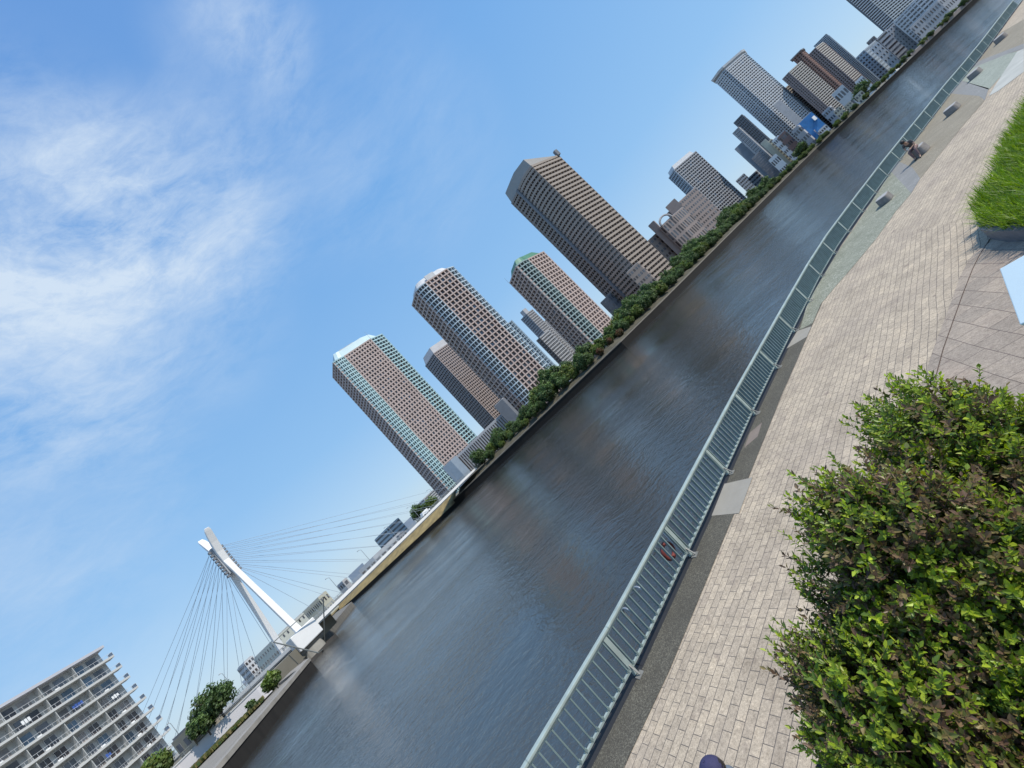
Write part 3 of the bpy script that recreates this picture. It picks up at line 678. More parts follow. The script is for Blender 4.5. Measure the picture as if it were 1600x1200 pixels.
# ------------------------------------------------------------------ grass planter
pl = [(7.6, 4.6), (10.7, 9.35), (11.2, 10.2), (11.7, 10.85), (12.4, 11.4), (13.4, 11.95), (16.2, 13.3), (26, 17.6), (32, 10), (16, -1)]
pin = []
cx_, cy_ = 18.0, 8.0
for x, y in pl: d_ = Vector((cx_ - x, cy_ - y)).normalized() * 0.34; pin.append((x + d_.x, y + d_.y))
root = empty('planter', (cx_, cy_, 0), 'dark granite planter with pale rim holding long bright green grass', 'planter')
mb = MB(); n_ = len(pl)
ZP = 0.36
mb.add([(x, y, 0) for x, y in pl] + [(x, y, ZP) for x, y in pl] + [(x, y, ZP) for x, y in pin] + [(x, y, ZP - .1) for x, y in pin],
       [(i, i + n_, (i + 1) % n_ + n_, (i + 1) % n_) for i in range(n_)] + [(i + n_, i + 2 * n_, (i + 1) % n_ + 2 * n_, (i + 1) % n_ + n_) for i in range(n_)] + [(i + 2 * n_, i + 3 * n_, (i + 1) % n_ + 3 * n_, (i + 1) % n_ + 2 * n_) for i in range(n_)])
mb.build('wall', mat('planter_granite', (0.13, 0.135, 0.15), 0.6, 0.2, 6), root)
mb = MB(); mb.add([(x, y, ZP - .08) for x, y in pin], [tuple(range(n_))[::-1]]); mb.build('soil', mat('soil', (0, 0, 0)), root)
rnd = random.Random(11); gb = MB()
def inside(p, poly):
    c = False; j = len(poly) - 1
    for i in range(len(poly)):
        if (poly[i][1] > p[1]) != (poly[j][1] > p[1]) and p[0] < (poly[j][0] - poly[i][0]) * (p[1] - poly[i][1]) / (poly[j][1] - poly[i][1]) + poly[i][0]: c = not c
        j = i
    return c
pin2 = []
for x, y in pl: d_ = Vector((cx_ - x, cy_ - y)).normalized() * 0.10; pin2.append((x + d_.x, y + d_.y))
tufts = 0
while tufts < 1500:
    x, y = rnd.uniform(8, 22), rnd.uniform(4, 16)
    if not inside((x, y), pin2) or x / max(y, .1) > 1.9: continue
    tufts += 1; hgt = rnd.uniform(.50, .78); tone = rnd.uniform(.7, 1.25)
    for k in range(26):
        ph = rnd.random() * 6.28; lean = rnd.uniform(.1, .95) ** 1.3; hh = hgt * rnd.uniform(.6, 1.15)
        o_ = Vector((x + rnd.gauss(0, .05), y + rnd.gauss(0, .05), ZP - .08)); dr = Vector((math.cos(ph), math.sin(ph), 0)); sd_ = Vector((-dr.y, dr.x, 0)) * rnd.uniform(.006, .010)
        pts = [o_ + dr * (lean * hh * t * t * 0.95) + Vector((0, 0, hh * (t - 0.42 * lean * t * t))) for t in (0, .4, .75, 1.0)]
        f_ = tone * rnd.uniform(.75, 1.2); cc = rnd.choice(((0.17, 0.28, 0.012), (0.12, 0.22, 0.015), (0.23, 0.33, 0.018)))
        vs = [pts[0] - sd_, pts[0] + sd_, pts[1] - sd_, pts[1] + sd_, pts[2] - sd_ * .7, pts[2] + sd_ * .7, pts[3]]
        gb.add(vs, ((0, 1, 3, 2), (2, 3, 5, 4), (4, 5, 6)), 0, tuple(v_ * f_ for v_ in cc))
tag(gb.build('planter_grass', M_blade), 'dense tuft of long bright green ornamental grass in the planter', 'grass', kind='stuff')

# ------------------------------------------------------------------ far bank ground and sea wall
SHORE = [(-157, 207), (-141, 197), (-118, 181), (-84, 172), (-51, 166), (-27, 163), (-12, 160), (12, 156), (41, 152), (66, 163), (99, 185), (145, 216), (200, 250), (245, 278), (285, 297), (340, 294), (428, 290), (620, 300), (1200, 420)]
land = [(-3500, 3800), (-700, 700), (-230, 300), (-185, 240)] + SHORE + [(3000, 700), (3000, 3900)]
M_far = mat('far_ground', (0.16, 0.15, 0.12), 0.9, 0.25, 0.05)
RB = 4; li = [tuple(q_) for q_ in offset(SHORE, -9)]; land = land[:4] + li[:RB] + [li[RB], SHORE[RB]] + SHORE[RB + 1:] + land[-2:]
mb = MB(); mb.prism(land, -3.0, 1.0); tag(mb.build('far_bank_ground', M_far), kind='structure')
def shore_off(d): return [tuple(x) for x in offset(SHORE, -d)]
M_sea = mat('seawall_dark_concrete', (0.010, 0.008, 0.006), 0.9, 0.35, 0.4, streak=True)
root = empty('seawall', (SHORE[8][0], SHORE[8][1], -2), 'long dark stained concrete seawall with pale coping along the far river bank', 'seawall')
mb = MB(); a_, b_ = shore_off(-0.25), shore_off(0.6)
for k in range(len(SHORE) - 1):
    mb.prism([a_[k], a_[k + 1], b_[k + 1], b_[k]], -3, 0.75 if k >= RB else -.45)
mb.build('wall', M_sea, root)
mb = MB(); a_, b_ = shore_off(-0.4), shore_off(0.9)
for k in range(RB, len(SHORE) - 1): mb.prism([a_[k], a_[k + 1], b_[k + 1], b_[k]], 0.753, 1.08)
mb.build('coping', mat('coping_concrete', (0.17, 0.15, 0.12), 0.85, 0.2, 0.4), root)
mb = MB(); a_, b_ = shore_off(0.9), shore_off(6.5)
for k in range(RB, len(SHORE) - 1): mb.quad((*a_[k], 1.02), (*a_[k + 1], 1.02), (*b_[k + 1], 1.02), (*b_[k], 1.02))
tag(mb.build('river_path', mat('path_grey_brown', (0.19, 0.165, 0.13), 0.9, 0.2, 0.3)), kind='structure')
# raised green embankment behind the path
mb = MB(); a_, b_ = shore_off(8), shore_off(12); c_ = shore_off(34)
for k in range(4, len(SHORE) - 4):
    mb.quad((*a_[k], 1.03), (*a_[k + 1], 1.03), (*b_[k + 1], 2.6), (*b_[k], 2.6)); mb.quad((*b_[k], 2.6), (*b_[k + 1], 2.6), (*c_[k + 1], 3.0), (*c_[k], 3.0))
tag(mb.build('embankment', mat('embankment_green', (0.075, 0.068, 0.045), 0.95, 0.4, 0.4)), kind='structure')
# reed bank left of the towers
mb = MB(); a_, b_ = shore_off(-0.2), shore_off(9)
for k in range(0, RB): mb.quad((*a_[k], -.44), (*a_[k + 1], -.44), (*b_[k + 1], 3.2), (*b_[k], 3.2))
tag(mb.build('reed_slope', mat('dry_reed_earth', (0.23, 0.175, 0.075), 0.95, 0.45, 0.35)), kind='structure')

# ------------------------------------------------------------------ trees
def tree_parts(seed, h, r, greens, nclump=60, per=80, leaf=0.36, zc=0.52):
    rnd = random.Random(seed); cr_ = MB(); tk = MB()
    tk.tube([(0, 0, -0.3), (rnd.uniform(-.1, .1), rnd.uniform(-.1, .1), h * .3), (rnd.uniform(-.3, .3), rnd.uniform(-.3, .3), h * .62)], [h * .03, h * .022, h * .012], 7)
    for k in range(6):
        a = k * 1.05 + rnd.uniform(-.3, .3); tk.tube([(0, 0, h * (.25 + .05 * k)), (math.cos(a) * r * .4, math.sin(a) * r * .4, h * (.45 + .05 * k)), (math.cos(a) * r * .7, math.sin(a) * r * .7, h * (.55 + .06 * k))], [h * .014, h * .009, h * .004], 5)
    for i in range(nclump):
        v = Vector((rnd.gauss(0, 1), rnd.gauss(0, 1), rnd.gauss(0, 1))).normalized() * (rnd.random() ** 0.4)
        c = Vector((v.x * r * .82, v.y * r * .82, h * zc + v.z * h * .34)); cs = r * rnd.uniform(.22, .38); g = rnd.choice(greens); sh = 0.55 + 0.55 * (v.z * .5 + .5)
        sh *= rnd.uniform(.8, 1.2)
        for j in range(per):
            d = Vector((rnd.gauss(0, 1), rnd.gauss(0, 1), rnd.gauss(0, 1))).normalized(); p = c + d * cs * (rnd.random() ** .4)
            n_ = (d + Vector((rnd.gauss(0, .6), rnd.gauss(0, .6), rnd.gauss(0, .6) + .3))).normalized(); a = n_.orthogonal().normalized(); b = n_.cross(a); s = leaf * rnd.uniform(.5, 1.1)
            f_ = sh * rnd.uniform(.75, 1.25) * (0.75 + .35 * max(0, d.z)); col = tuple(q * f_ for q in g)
            cr_.add([p + a * s, p + b * s * .6, p - a * s, p - b * s * .6], ((0, 1, 2, 3),), 0, col)
    return cr_, tk
GD = [(0.085, 0.15, 0.04), (0.065, 0.12, 0.035), (0.11, 0.18, 0.045)]; GL = [(0.13, 0.19, 0.03), (0.10, 0.17, 0.03), (0.16, 0.20, 0.04)]
GO = [(0.16, 0.10, 0.03), (0.10, 0.09, 0.03), (0.18, 0.075, 0.035)]
protos = []
def tree_proto(seed, h, r, greens, **kw):
    cr_, tk = tree_parts(seed, h, r, greens, **kw)
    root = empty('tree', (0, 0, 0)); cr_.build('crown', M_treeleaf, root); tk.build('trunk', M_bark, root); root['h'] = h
    return root
P_D = [tree_proto(s, 9, 4.2, GD) for s in (21, 22, 23)]; P_L = [tree_proto(s, 8, 3.6, GL) for s in (31, 32)]; P_O = [tree_proto(41, 7, 3.2, GO)]
used = set()
def put_tree(x, y, z, protos_, sc, label, group, rz=None, name=None):
    p = random.choice(protos_)
    if p.name in used: t = copy_tree(p)
    else: used.add(p.name); t = p
    t.location = (x, y, z); t.rotation_euler = (0, 0, random.uniform(0, 6.28)); t.scale = (sc * random.uniform(.9, 1.15), sc * random.uniform(.9, 1.15), sc * random.uniform(.88, 1.12))
    if 'h' in t: del t['h']
    tag(t, label, 'tree', group)
    return t
def shore_pts(i0, i1, step, d, jit):
    path = shore_off(d)[i0:i1 + 1]; return [(p.x + random.uniform(-jit, jit), p.y + random.uniform(-jit, jit)) for p, t in along([Vector(q) for q in path], step)]
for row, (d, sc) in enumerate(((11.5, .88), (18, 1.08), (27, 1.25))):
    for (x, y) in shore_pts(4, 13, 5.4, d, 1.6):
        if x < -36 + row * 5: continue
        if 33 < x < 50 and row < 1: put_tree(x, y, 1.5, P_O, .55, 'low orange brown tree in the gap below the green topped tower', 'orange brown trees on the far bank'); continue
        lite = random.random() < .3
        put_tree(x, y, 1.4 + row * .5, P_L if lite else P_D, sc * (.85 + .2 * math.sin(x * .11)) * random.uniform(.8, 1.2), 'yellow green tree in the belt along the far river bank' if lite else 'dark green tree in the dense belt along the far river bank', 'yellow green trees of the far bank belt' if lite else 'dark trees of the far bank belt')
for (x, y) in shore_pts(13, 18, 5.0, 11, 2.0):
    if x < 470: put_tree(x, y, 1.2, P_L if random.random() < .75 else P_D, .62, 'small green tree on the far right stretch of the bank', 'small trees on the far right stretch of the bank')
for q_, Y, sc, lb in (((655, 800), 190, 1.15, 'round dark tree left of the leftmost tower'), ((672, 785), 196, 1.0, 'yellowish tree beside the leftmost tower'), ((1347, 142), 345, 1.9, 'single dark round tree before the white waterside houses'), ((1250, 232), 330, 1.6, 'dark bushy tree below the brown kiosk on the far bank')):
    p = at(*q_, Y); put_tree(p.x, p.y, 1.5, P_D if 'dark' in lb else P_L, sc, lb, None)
for q_ in P_D + P_L + P_O:
    if q_.name not in used:
        for ch in list(q_.children): bpy.data.objects.remove(ch)
        bpy.data.objects.remove(q_)

# ------------------------------------------------------------------ tower builder
def poly_inset(poly, d):
    n = len(poly); out = []
    ar = sum(poly[i][0] * poly[(i + 1) % n][1] - poly[(i + 1) % n][0] * poly[i][1] for i in range(n)); sg = 1 if ar > 0 else -1
    for i in range(n):
        p0, p1, p2 = Vector(poly[i - 1]), Vector(poly[i]), Vector(poly[(i + 1) % n])
        t1 = (p1 - p0).normalized(); t2 = (p2 - p1).normalized(); n1 = Vector((-t1.y, t1.x)) * sg; n2 = Vector((-t2.y, t2.x)) * sg
        b = n1 + n2; b = b / max(b.dot(n1), 0.35) if b.length > 1e-4 else n1
        out.append(tuple(p1 + b * d))
    return out
def front_pts(pts, ref=None, Yref=None):
    """pixel points of the roof edge -> plan points; those without their own Y share the roof height"""
    zt = None
    if ref is not None: zt = slope(*pts[ref][:2])[1] * Yref
    out = []
    for q_ in pts:
        sx, sz = slope(q_[0], q_[1]); Y = q_[2] if len(q_) > 2 else zt / sz
        out.append((sx * Y, Y))
    return out, (zt + H) if zt else None
def closed(front, depth):
    bk = []
    a, b = Vector(front[0]), Vector(front[-1]); ac = (a + b) / 2; away = ac.normalized()
    L = (b - a).length
    for p in (b, a):
        q_ = p + Vector(p).normalized() * depth; q_ = q_ + (ac + away * depth - q_) * 0.04; bk.append(tuple(q_))
    return [tuple(p) for p in front] + bk
def curve_face(front, i, n=4, k=1.0):
    """replace face i by a rounded one"""
    p0, p1 = Vector(front[i]), Vector(front[i + 1]); a = Vector(front[i - 1]) if i > 0 else None; b = Vector(front[i + 2]) if i + 2 < len(front) else None
    nrm = (p1 - p0); nrm = Vector((nrm.y, -nrm.x)).normalized()
    c = (p0 + p1) / 2 + nrm * (p1 - p0).length * 0.22 * k
    new = [(p0 * (1 - t) ** 2 + c * 2 * t * (1 - t) + p1 * t * t) for t in (j / n for j in range(n + 1))]
    return front[:i] + [tuple(x) for x in new] + front[i + 2:]
def tower(label, front, ztop, nf, faces, depth, zb=1.0, name='tower_block', core=None, rec=0.9, bh=0.35, cat='tower', group=None, windows=0, roofmat=None, crown=None, wfill=0.78, parts=('floor_bands', 'columns')):
    poly = closed(front, depth); n = len(poly); inn = poly_inset(poly, rec); inn2 = poly_inset(poly, rec * 0.97)
    c = sum((Vector(p) for p in poly), Vector((0, 0))) / n
    root = empty(name, (c.x, c.y, zb), label, cat, group)
    core = core or G_dark
    mb = MB(); mb.prism(inn, zb, ztop - 0.15); mb.build('glazing', core, root)
    fh = (ztop - zb) / nf; bymat = {}; wins = []
    for i in range(len(poly)):
        j = (i + 1) % n
        st = faces[i] if i < len(faces) else dict(bays=4, mat=faces[-1]['mat'])
        st = dict(bays=4, bh=bh, cw=0.5, band=None, solid=False) | st
        m = st['mat']; D = bymat.setdefault(m.name, (m, MB(), MB())); bm_, cm_ = D[1], D[2]
        if st['band']: bm_ = bymat.setdefault(st['band'].name, (st['band'], MB(), MB()))[1]
        o0, o1, i0, i1 = poly[i], poly[j], inn2[i], inn2[j]
        hb = st['bh'] * fh
        if st['solid']:
            cm_.prism([o0, o1, i1, i0], zb, ztop); continue
        for k in range(nf + 1):
            za = zb + k * fh - hb * .5; zc = za + hb
            if k == nf: za, zc = ztop - hb, ztop
            bm_.prism([o0, o1, i1, i0], max(za, zb), zc)
        t = Vector(o1) - Vector(o0); L = t.length; t /= L; nr = Vector((t.y, -t.x)); ins = st.get('in', 0.08)
        ti = Vector(i1) - Vector(i0)
        for b in range(st['bays'] + 1):
            u = b / st['bays'] * L; u = min(max(u, st['cw'] * .5), L - st['cw'] * .5)
            ce = Vector(o0) + t * u - nr * (rec * .5 + ins * .5); hw = st['cw'] * .5
            cm_.box(ce.x, ce.y, zb, ztop - 0.02, hw, rec * .5 - ins * .5, math.atan2(t.y, t.x))
        if windows and i < len(front) - 1 and not st.get('nowin'):
            bw = L / st['bays']
            for k in range(nf):
                for b in range(st['bays']):
                    ce = Vector(o0) + t * (bw * (b + .5)); dist = ce.length
                    vis = abs(nr.dot(ce.normalized())) * bw / dist ** 2
                    wins.append((vis, ce - nr * (rec * .95), t, bw * .5 * wfill, zb + k * fh + hb * .5 + .05, zb + (k + 1) * fh - hb * .5 - .05))
    for (m, b1, b2) in bymat.values():
        if b1.v or b2.v: b1.add(b2.v, b2.f); b1.build('facade_frame', m, root)
    if windows:
        wins.sort(key=lambda w_: -w_[0]); rest = MB(); gm = [G_dark, G_warm, G_mid, G_lite, G_blue]; wt = [5, 3, 3, 1, 1]
        for k, (v_, ce, t, hw, z0, z1) in enumerate(wins):
            mi = random.choices(range(5), wt)[0]
            tgt = MB() if k < windows else rest
            nr = Vector((t.y, -t.x)) * 0.06
            a, b = ce - t * hw, ce + t * hw
            tgt.add([(a.x, a.y, z0), (b.x, b.y, z0), (b.x, b.y, z1), (a.x, a.y, z1)] + [(a.x + nr.x, a.y + nr.y, z0), (b.x + nr.x, b.y + nr.y, z0), (b.x + nr.x, b.y + nr.y, z1), (a.x + nr.x, a.y + nr.y, z1)],
                    ((4, 5, 6, 7), (0, 4, 7, 3), (1, 2, 6, 5), (3, 7, 6, 2), (0, 1, 5, 4)), mi if k >= windows else 0)
            if k < windows: tgt.build('window', gm[mi], root)
        if rest.v: tag(rest.build('windows', gm, root), kind='stuff')
    rp = poly_inset(poly, 0.02)
    mb = MB(); mb.prism(poly_inset(poly, rec * .5), ztop - 0.16, ztop - 0.06); mb.build('roof', roofmat or M_grey, root)
    if crown:
        for cn in crown:
            cc_ = sum((Vector(p) for p in poly), Vector((0, 0))) / n; Rm = min((Vector(p) - cc_).length for p in poly)
            sc_ = lambda d: [tuple(cc_ + (Vector(p) - cc_) * max(.2, 1 - d / Rm)) for p in poly]
            b_ = sc_(cn.get('in', 2.0)); t_ = sc_(cn.get('top', cn.get('in', 2.0) + 2.0)); z0 = ztop + cn.get('z0', -.1)
            mb = MB(); mb.prism(b_, z0, z0 + cn['h'], 0, t_); mb.build(cn.get('name', 'roof_crown'), cn['mat'], root)
    return root, poly, fh
def mast(root, x, y, z, h, r=0.12):
    mb = MB(); mb.tube([(x, y, z), (x, y, z + h)], [r, r * .4], 6); mb.build('antenna', M_steel, root)

# --- tower A, leftmost, teal corners
f, z = front_pts([(519.4, 590), (519.4, 566), (537, 556), (578.8, 528.5), (597, 521)], 2, 235)
f = curve_face(f, 1, 3)
teal = dict(bays=2, mat=M_teal, bh=.30, cw=.3)
r, pl_, fh = tower('leftmost tall tower with pale teal balcony corners and pinkish brown grid facade', f, z, 44, [dict(bays=5, mat=M_brown, cw=.9, bh=.36), teal, teal, teal, dict(bays=10, mat=M_brown, cw=.8, bh=.36), dict(bays=4, mat=M_teal, bh=.30, cw=.3)], 30, windows=100, roofmat=M_roofteal,
      crown=[dict(mat=M_roofteal, h=5.5, **{'in': 1.6, 'top': 3.6}), dict(mat=M_grey, h=2.2, name='penthouse', **{'in': 8, 'top': 8.2, 'z0': 5.4})])
mast(r, *pl_[5], z, 6)
# podium of tower A
def box_px(label, pts, Y, ztop, zb, m, depth, name='building', cat='building', rows=0, cols=0, wm=None, ww=.6, wh=.5, group=None, roofm=None):
    """plain walled block: front roof edge given by two or more plan points"""
    front = pts; poly = closed(front, depth); c = sum((Vector(p) for p in poly), Vector((0, 0))) / len(poly)
    root = empty(name, (c.x, c.y, zb), label, cat, group)
    mb = MB(); mb.prism(poly, zb, ztop); mb.build('wall', m, root)
    mb = MB(); mb.prism(poly_inset(poly, .5), ztop + .002, ztop + .35); mb.build('roof', roofm or M_grey, root)
    if rows:
        tot_ = 0; rest = MB()
        for i in range(len(front) - 1):
            a, b = Vector(poly[i]), Vector(poly[i + 1]); L = (b - a).length; t = (b - a) / L; nr = Vector((t.y, -t.x))
            nc = max(1, int(round(cols * L / sum((Vector(front[k + 1]) - Vector(front[k])).length for k in range(len(front) - 1)))))
            for r_ in range(rows):
                z0 = zb + (ztop - zb) * (r_ + .5 - wh / 2) / rows; z1 = zb + (ztop - zb) * (r_ + .5 + wh / 2) / rows
                for k in range(nc):
                    ce = a + t * (L * (k + .5) / nc) + nr * 0.02; tgt = MB() if tot_ < 100 else rest
                    tgt.box(ce.x, ce.y, z0, z1, L / nc * ww / 2, .06, math.atan2(t.y, t.x))
                    if tot_ < 100: tgt.build('window', wm or random.choice((G_dark, G_mid)), root)
                    tot_ += 1
        if rest.v: tag(rest.build('windows', wm or G_mid, root), kind='stuff')
    return root, poly
def pp(*args): return [(slope(x, y)[0] * Y, Y) for x, y, Y in args]
def zpx(x, y, Y): return H + slope(x, y)[1] * Y
# grey striped podium right of tower A
P = pp((715, 715, 226), (735, 690, 226), (790, 640, 228))
box_px('low grey podium block with vertical white fins between the left towers', P, 226, zpx(738, 690, 226), 1, M_grey, 12, rows=1, cols=26, wm=G_dark, ww=.5, wh=.86, name='podium_block')
P = pp((697, 738, 220), (706, 722, 219), (722, 722, 220)); box_px('blank blue grey hall at the foot of the leftmost tower', P, 220, zpx(702, 722, 220), 1, M_blueg, 8, name='podium_hall')
P = pp((773, 637, 222), (786, 625, 222), (803, 648, 222)); box_px('dark slate podium block between the second and centre tower', P[:2] + pp((806, 640, 224)), 222, zpx(780, 628, 222), 1, M_dgrey, 8, name='podium_block')
# --- tower B behind
f, z = front_pts([(664, 572), (677, 552), (712, 528)], 1, 330)
tower('shorter taupe grid tower standing behind between the two nearest towers', f, z, 38, [dict(bays=8, mat=M_brown2, cw=.7), dict(bays=14, mat=M_brown2, cw=.6)], 30, windows=60, crown=[dict(mat=M_grey, h=7, **{'in': .8, 'top': 4})])
# --- tower C centre
f, z = front_pts([(643, 477.5), (648.8, 455), (663.8, 441), (698, 418.8), (708, 415.6)], 2, 240)
f = curve_face(f, 1, 4)
rg = dict(bays=1, mat=M_ring, bh=.20, cw=.14, nowin=True)
r, pl_, fh = tower('tall centre tower with large square brown grid and rounded pale blue balcony corner', f, z, 33, [dict(bays=4, mat=M_brown, cw=.9, bh=.26), rg, rg, rg, rg, dict(bays=6, mat=M_brown, cw=.75, bh=.24), dict(bays=2, mat=M_ring, bh=.2, cw=.3)], 26, core=G_dark, windows=100, rec=1.3,
      crown=[dict(mat=M_lgrey, h=4.2, **{'in': 1.6, 'top': 3.2})])
a_, b_ = Vector(pl_[5]), Vector(pl_[6]); m_ = a_ + (b_ - a_) * .30; t_ = (b_ - a_).normalized()
mb = MB(); mb.box(m_.x, m_.y + .9, z + .3, z + 3.6, 3.4, .4, math.atan2(t_.y, t_.x)); mb.build('parapet_panel', M_lgrey, r)
# shorter ring-edged slab right of tower C
P = pp((795, 505, 262), (802, 503, 262), (812, 520, 266))
tower('narrow pale blue balcony slab attached behind the right side of the centre tower', pp((786, 512, 262), (800, 500, 262)), zpx(797, 502, 262), 24, [dict(bays=5, mat=M_ring, bh=.25, cw=.3)], 10, core=G_blue)
# --- tower D green roof
f, z = front_pts([(795.6, 442.4), (805.5, 415.5), (824, 404), (849.4, 392.2)], 2, 262)
f = curve_face(f, 1, 4)
rd = dict(bays=1, mat=M_tealgrey, bh=.26, cw=.25, nowin=True)
r, pl_, fh = tower('tower with a green roof and dull teal rounded corner right of the centre tower', f, z, 26, [dict(bays=5, mat=M_brown, cw=1.1, bh=.30), rd, rd, rd, rd, dict(bays=6, mat=M_brown, cw=1.1, bh=.30)], 26, windows=100, rec=1.3,
      crown=[dict(mat=M_green, h=5, **{'in': 1.5, 'top': 4})])
mast(r, *pl_[0], z, 5)
# --- small grey towers between C and D
tower('slim grey tower far behind with a round rooftop drum', pp((812, 498, 430), (822, 490, 426), (837, 488, 432)), zpx(822, 490, 426), 30, [dict(bays=8, mat=M_grey, cw=.4), dict(bays=8, mat=M_grey, cw=.4)], 20, core=G_mid, crown=[dict(mat=M_grey, h=7, **{'in': 5, 'top': 5.2})])
tower('lower grey slab block far behind with pale edge bands', pp((836, 531, 400), (843, 527, 398), (862, 520, 402)), zpx(843, 527, 398), 16, [dict(bays=6, mat=M_taupe, cw=.3), dict(bays=9, mat=M_lgrey, cw=.3)], 20, core=G_mid)
tower('pale banded apartment slab behind the green roofed tower', pp((846, 503, 440), (860, 505, 440)), zpx(852, 500, 440), 24, [dict(bays=4, mat=M_lgrey, cw=1.0)], 15, core=G_mid)
# --- tower E large, banded
f, z = front_pts([(798.4, 317.7), (808.3, 297), (829.6, 258.2), (872, 241.2)], 2, 290)
f = curve_face(f, 1, 5, 1.1)
bd = dict(bays=2, mat=M_taupe_d, band=M_taupe, bh=.52, cw=.35)
r, pl_, fh = tower('largest tower with curved brownish balcony bands and slanted grey crown', f, z, 38, [dict(bays=6, mat=M_taupe_d, band=M_taupe_d, bh=.45, cw=.5)] + [bd] * 5 + [dict(bays=9, mat=M_taupe_d, band=mat('panel_warm_lit', (0.34, 0.285, 0.24), .75, .08, .2), bh=.50, cw=.35)], 34, core=G_dark, rec=1.6)  # left face bands darker, others paler: side light put into panel colours
mb = MB(); zc_ = z; hull = [pl_[0], pl_[1], pl_[3], pl_[6]] + pl_[7:]
cE = sum((Vector(p) for p in hull), Vector((0, 0))) / len(hull); b_ = [tuple(cE + (Vector(p) - cE) * .97) for p in hull]; t2_ = [tuple(cE + (Vector(p) - cE) * .90) for p in hull]
tpz = [zc_ + q_ for q_ in (9.5, 10, 9.5, 8.5, 1.5, 3, 9.5)][:len(b_)]
mb.add([(x, y, zc_) for x, y in b_] + [(x, y, tpz[i]) for i, (x, y) in enumerate(t2_)], [tuple(range(len(b_)))[::-1], tuple(range(len(b_), 2 * len(b_)))] + [(i, (i + 1) % len(b_), len(b_) + (i + 1) % len(b_), len(b_) + i) for i in range(len(b_))])
mb.build('roof_crown', mat('crown_warm_grey', (0.30, 0.29, 0.275), .7, .06, .2), r)
e0, e1 = Vector(pl_[6]), Vector(pl_[7]); mb = MB(); mb.box(e1.x, e1.y, z - 1, z + 4, 1.6, 1.2, .4); mb.build('rooftop_cabin', M_dgrey, r)
g0, g1 = Vector(pl_[1]), Vector(pl_[2]); t_ = (g1 - g0).normalized(); mb = MB(); mb.box(g0.x, g0.y, 1, z + .2, 1.1, 1.1, math.atan2(t_.y, t_.x)); mb.build('groove_strip', M_dgrey, r)  # dark box added in place of the shade in the facade groove
box_px('brown low annex at the right foot of the largest tower', pp((984, 432, 272), (996, 410, 272), (1020, 430, 276)), 272, zpx(992, 414, 272), 1, M_taupe_d, 8, rows=6, cols=8, ww=.6, wh=.4, name='annex_block')
box_px('dark glass annex left of the foot of the largest tower', pp((940, 476, 305), (948, 462, 305), (958, 462, 308)), 305, zpx(946, 466, 305), 1, M_dgrey, 8, rows=5, cols=5, wm=G_mid, name='annex_block')
# --- group F G H
tower('grey residential tower with rounded light left edge rising behind brown blocks', pp((1048, 282, 452), (1053, 266, 436), (1088, 236.4, 446)), zpx(1056, 262, 437), 27, [dict(bays=6, mat=M_blueg, cw=.5), dict(bays=12, mat=M_grey, cw=.5)], 24, core=G_mid, crown=[dict(mat=M_lgrey, h=5, **{'in': 2.5, 'top': 4})], windows=40)
BB = mat('brick_brown', (0.30, 0.245, 0.225), .8, .1, .3)
box_px('brown apartment block with square tower head beside the grey residential tower', pp((1038, 332, 366), (1048, 323, 362), (1090, 296, 368)), 362, zpx(1066, 311, 365), 1, BB, 16, rows=11, cols=14, ww=.55, wh=.45)
box_px('square brown stair head topping the apartment block', pp((1039, 324, 356), (1054, 310, 354), (1061, 317, 356)), 354, zpx(1046, 318, 355), 1, BB, 7, name='stair_tower')
box_px('small brown stair tower left of the arched apartment building', pp((1012, 353, 338), (1021, 345, 336), (1030, 352, 338)), 336, zpx(1016, 350, 337), 1, BB, 8, name='stair_tower')
box_px('low taupe wing between the largest tower and the small stair tower', pp((996, 388, 346), (1013, 375, 342), (1034, 357, 344)), 342, zpx(1018, 371, 342), 1, M_taupe_d, 10, rows=7, cols=9, ww=.6, wh=.4)
r, pl2 = box_px('brown apartment building with an arched roof crest and slot windows', pp((1028, 355, 334), (1032, 351, 331), (1048, 337, 332), (1066, 322, 338)), 331, zpx(1042, 345, 332), 1, BB, 14, rows=5, cols=11, ww=.5, wh=.7)
a, b = Vector(pl2[1]), Vector(pl2[2]); m_ = (a + b) / 2; t_ = (b - a).normalized(); zz = zpx(1042, 345, 332); R_ = (b - a).length * .5
mb = MB(); mb.tube([(m_.x - t_.x * R_ * math.cos(k), m_.y - t_.y * R_ * math.cos(k), zz + R_ * .9 * math.sin(k)) for k in (PI * q_ / 12 for q_ in range(13))], .9, 6); mb.build('arch', M_grey, r)
box_px('cream block with square window openings right of the brown apartment block', pp((1074, 316, 372), (1076, 312, 370), (1090, 302, 372)), 370, zpx(1084, 308, 371), 1, M_lgrey, 12, rows=8, cols=7, ww=.5, wh=.5)
box_px('distant blue grey office block in the gap left of the dark topped towers', pp((1150, 284, 520), (1163, 271, 520), (1176, 285, 524)), 520, zpx(1160, 273, 520), 1, M_blueg, 20, rows=9, cols=8, ww=.7, wh=.5)
box_px('distant grey flat block with banded windows below the dark topped towers', pp((1168, 280, 470), (1182, 267, 470), (1200, 280, 474)), 470, zpx(1178, 270, 470), 1, M_grey, 16, rows=6, cols=6, ww=.85, wh=.5)
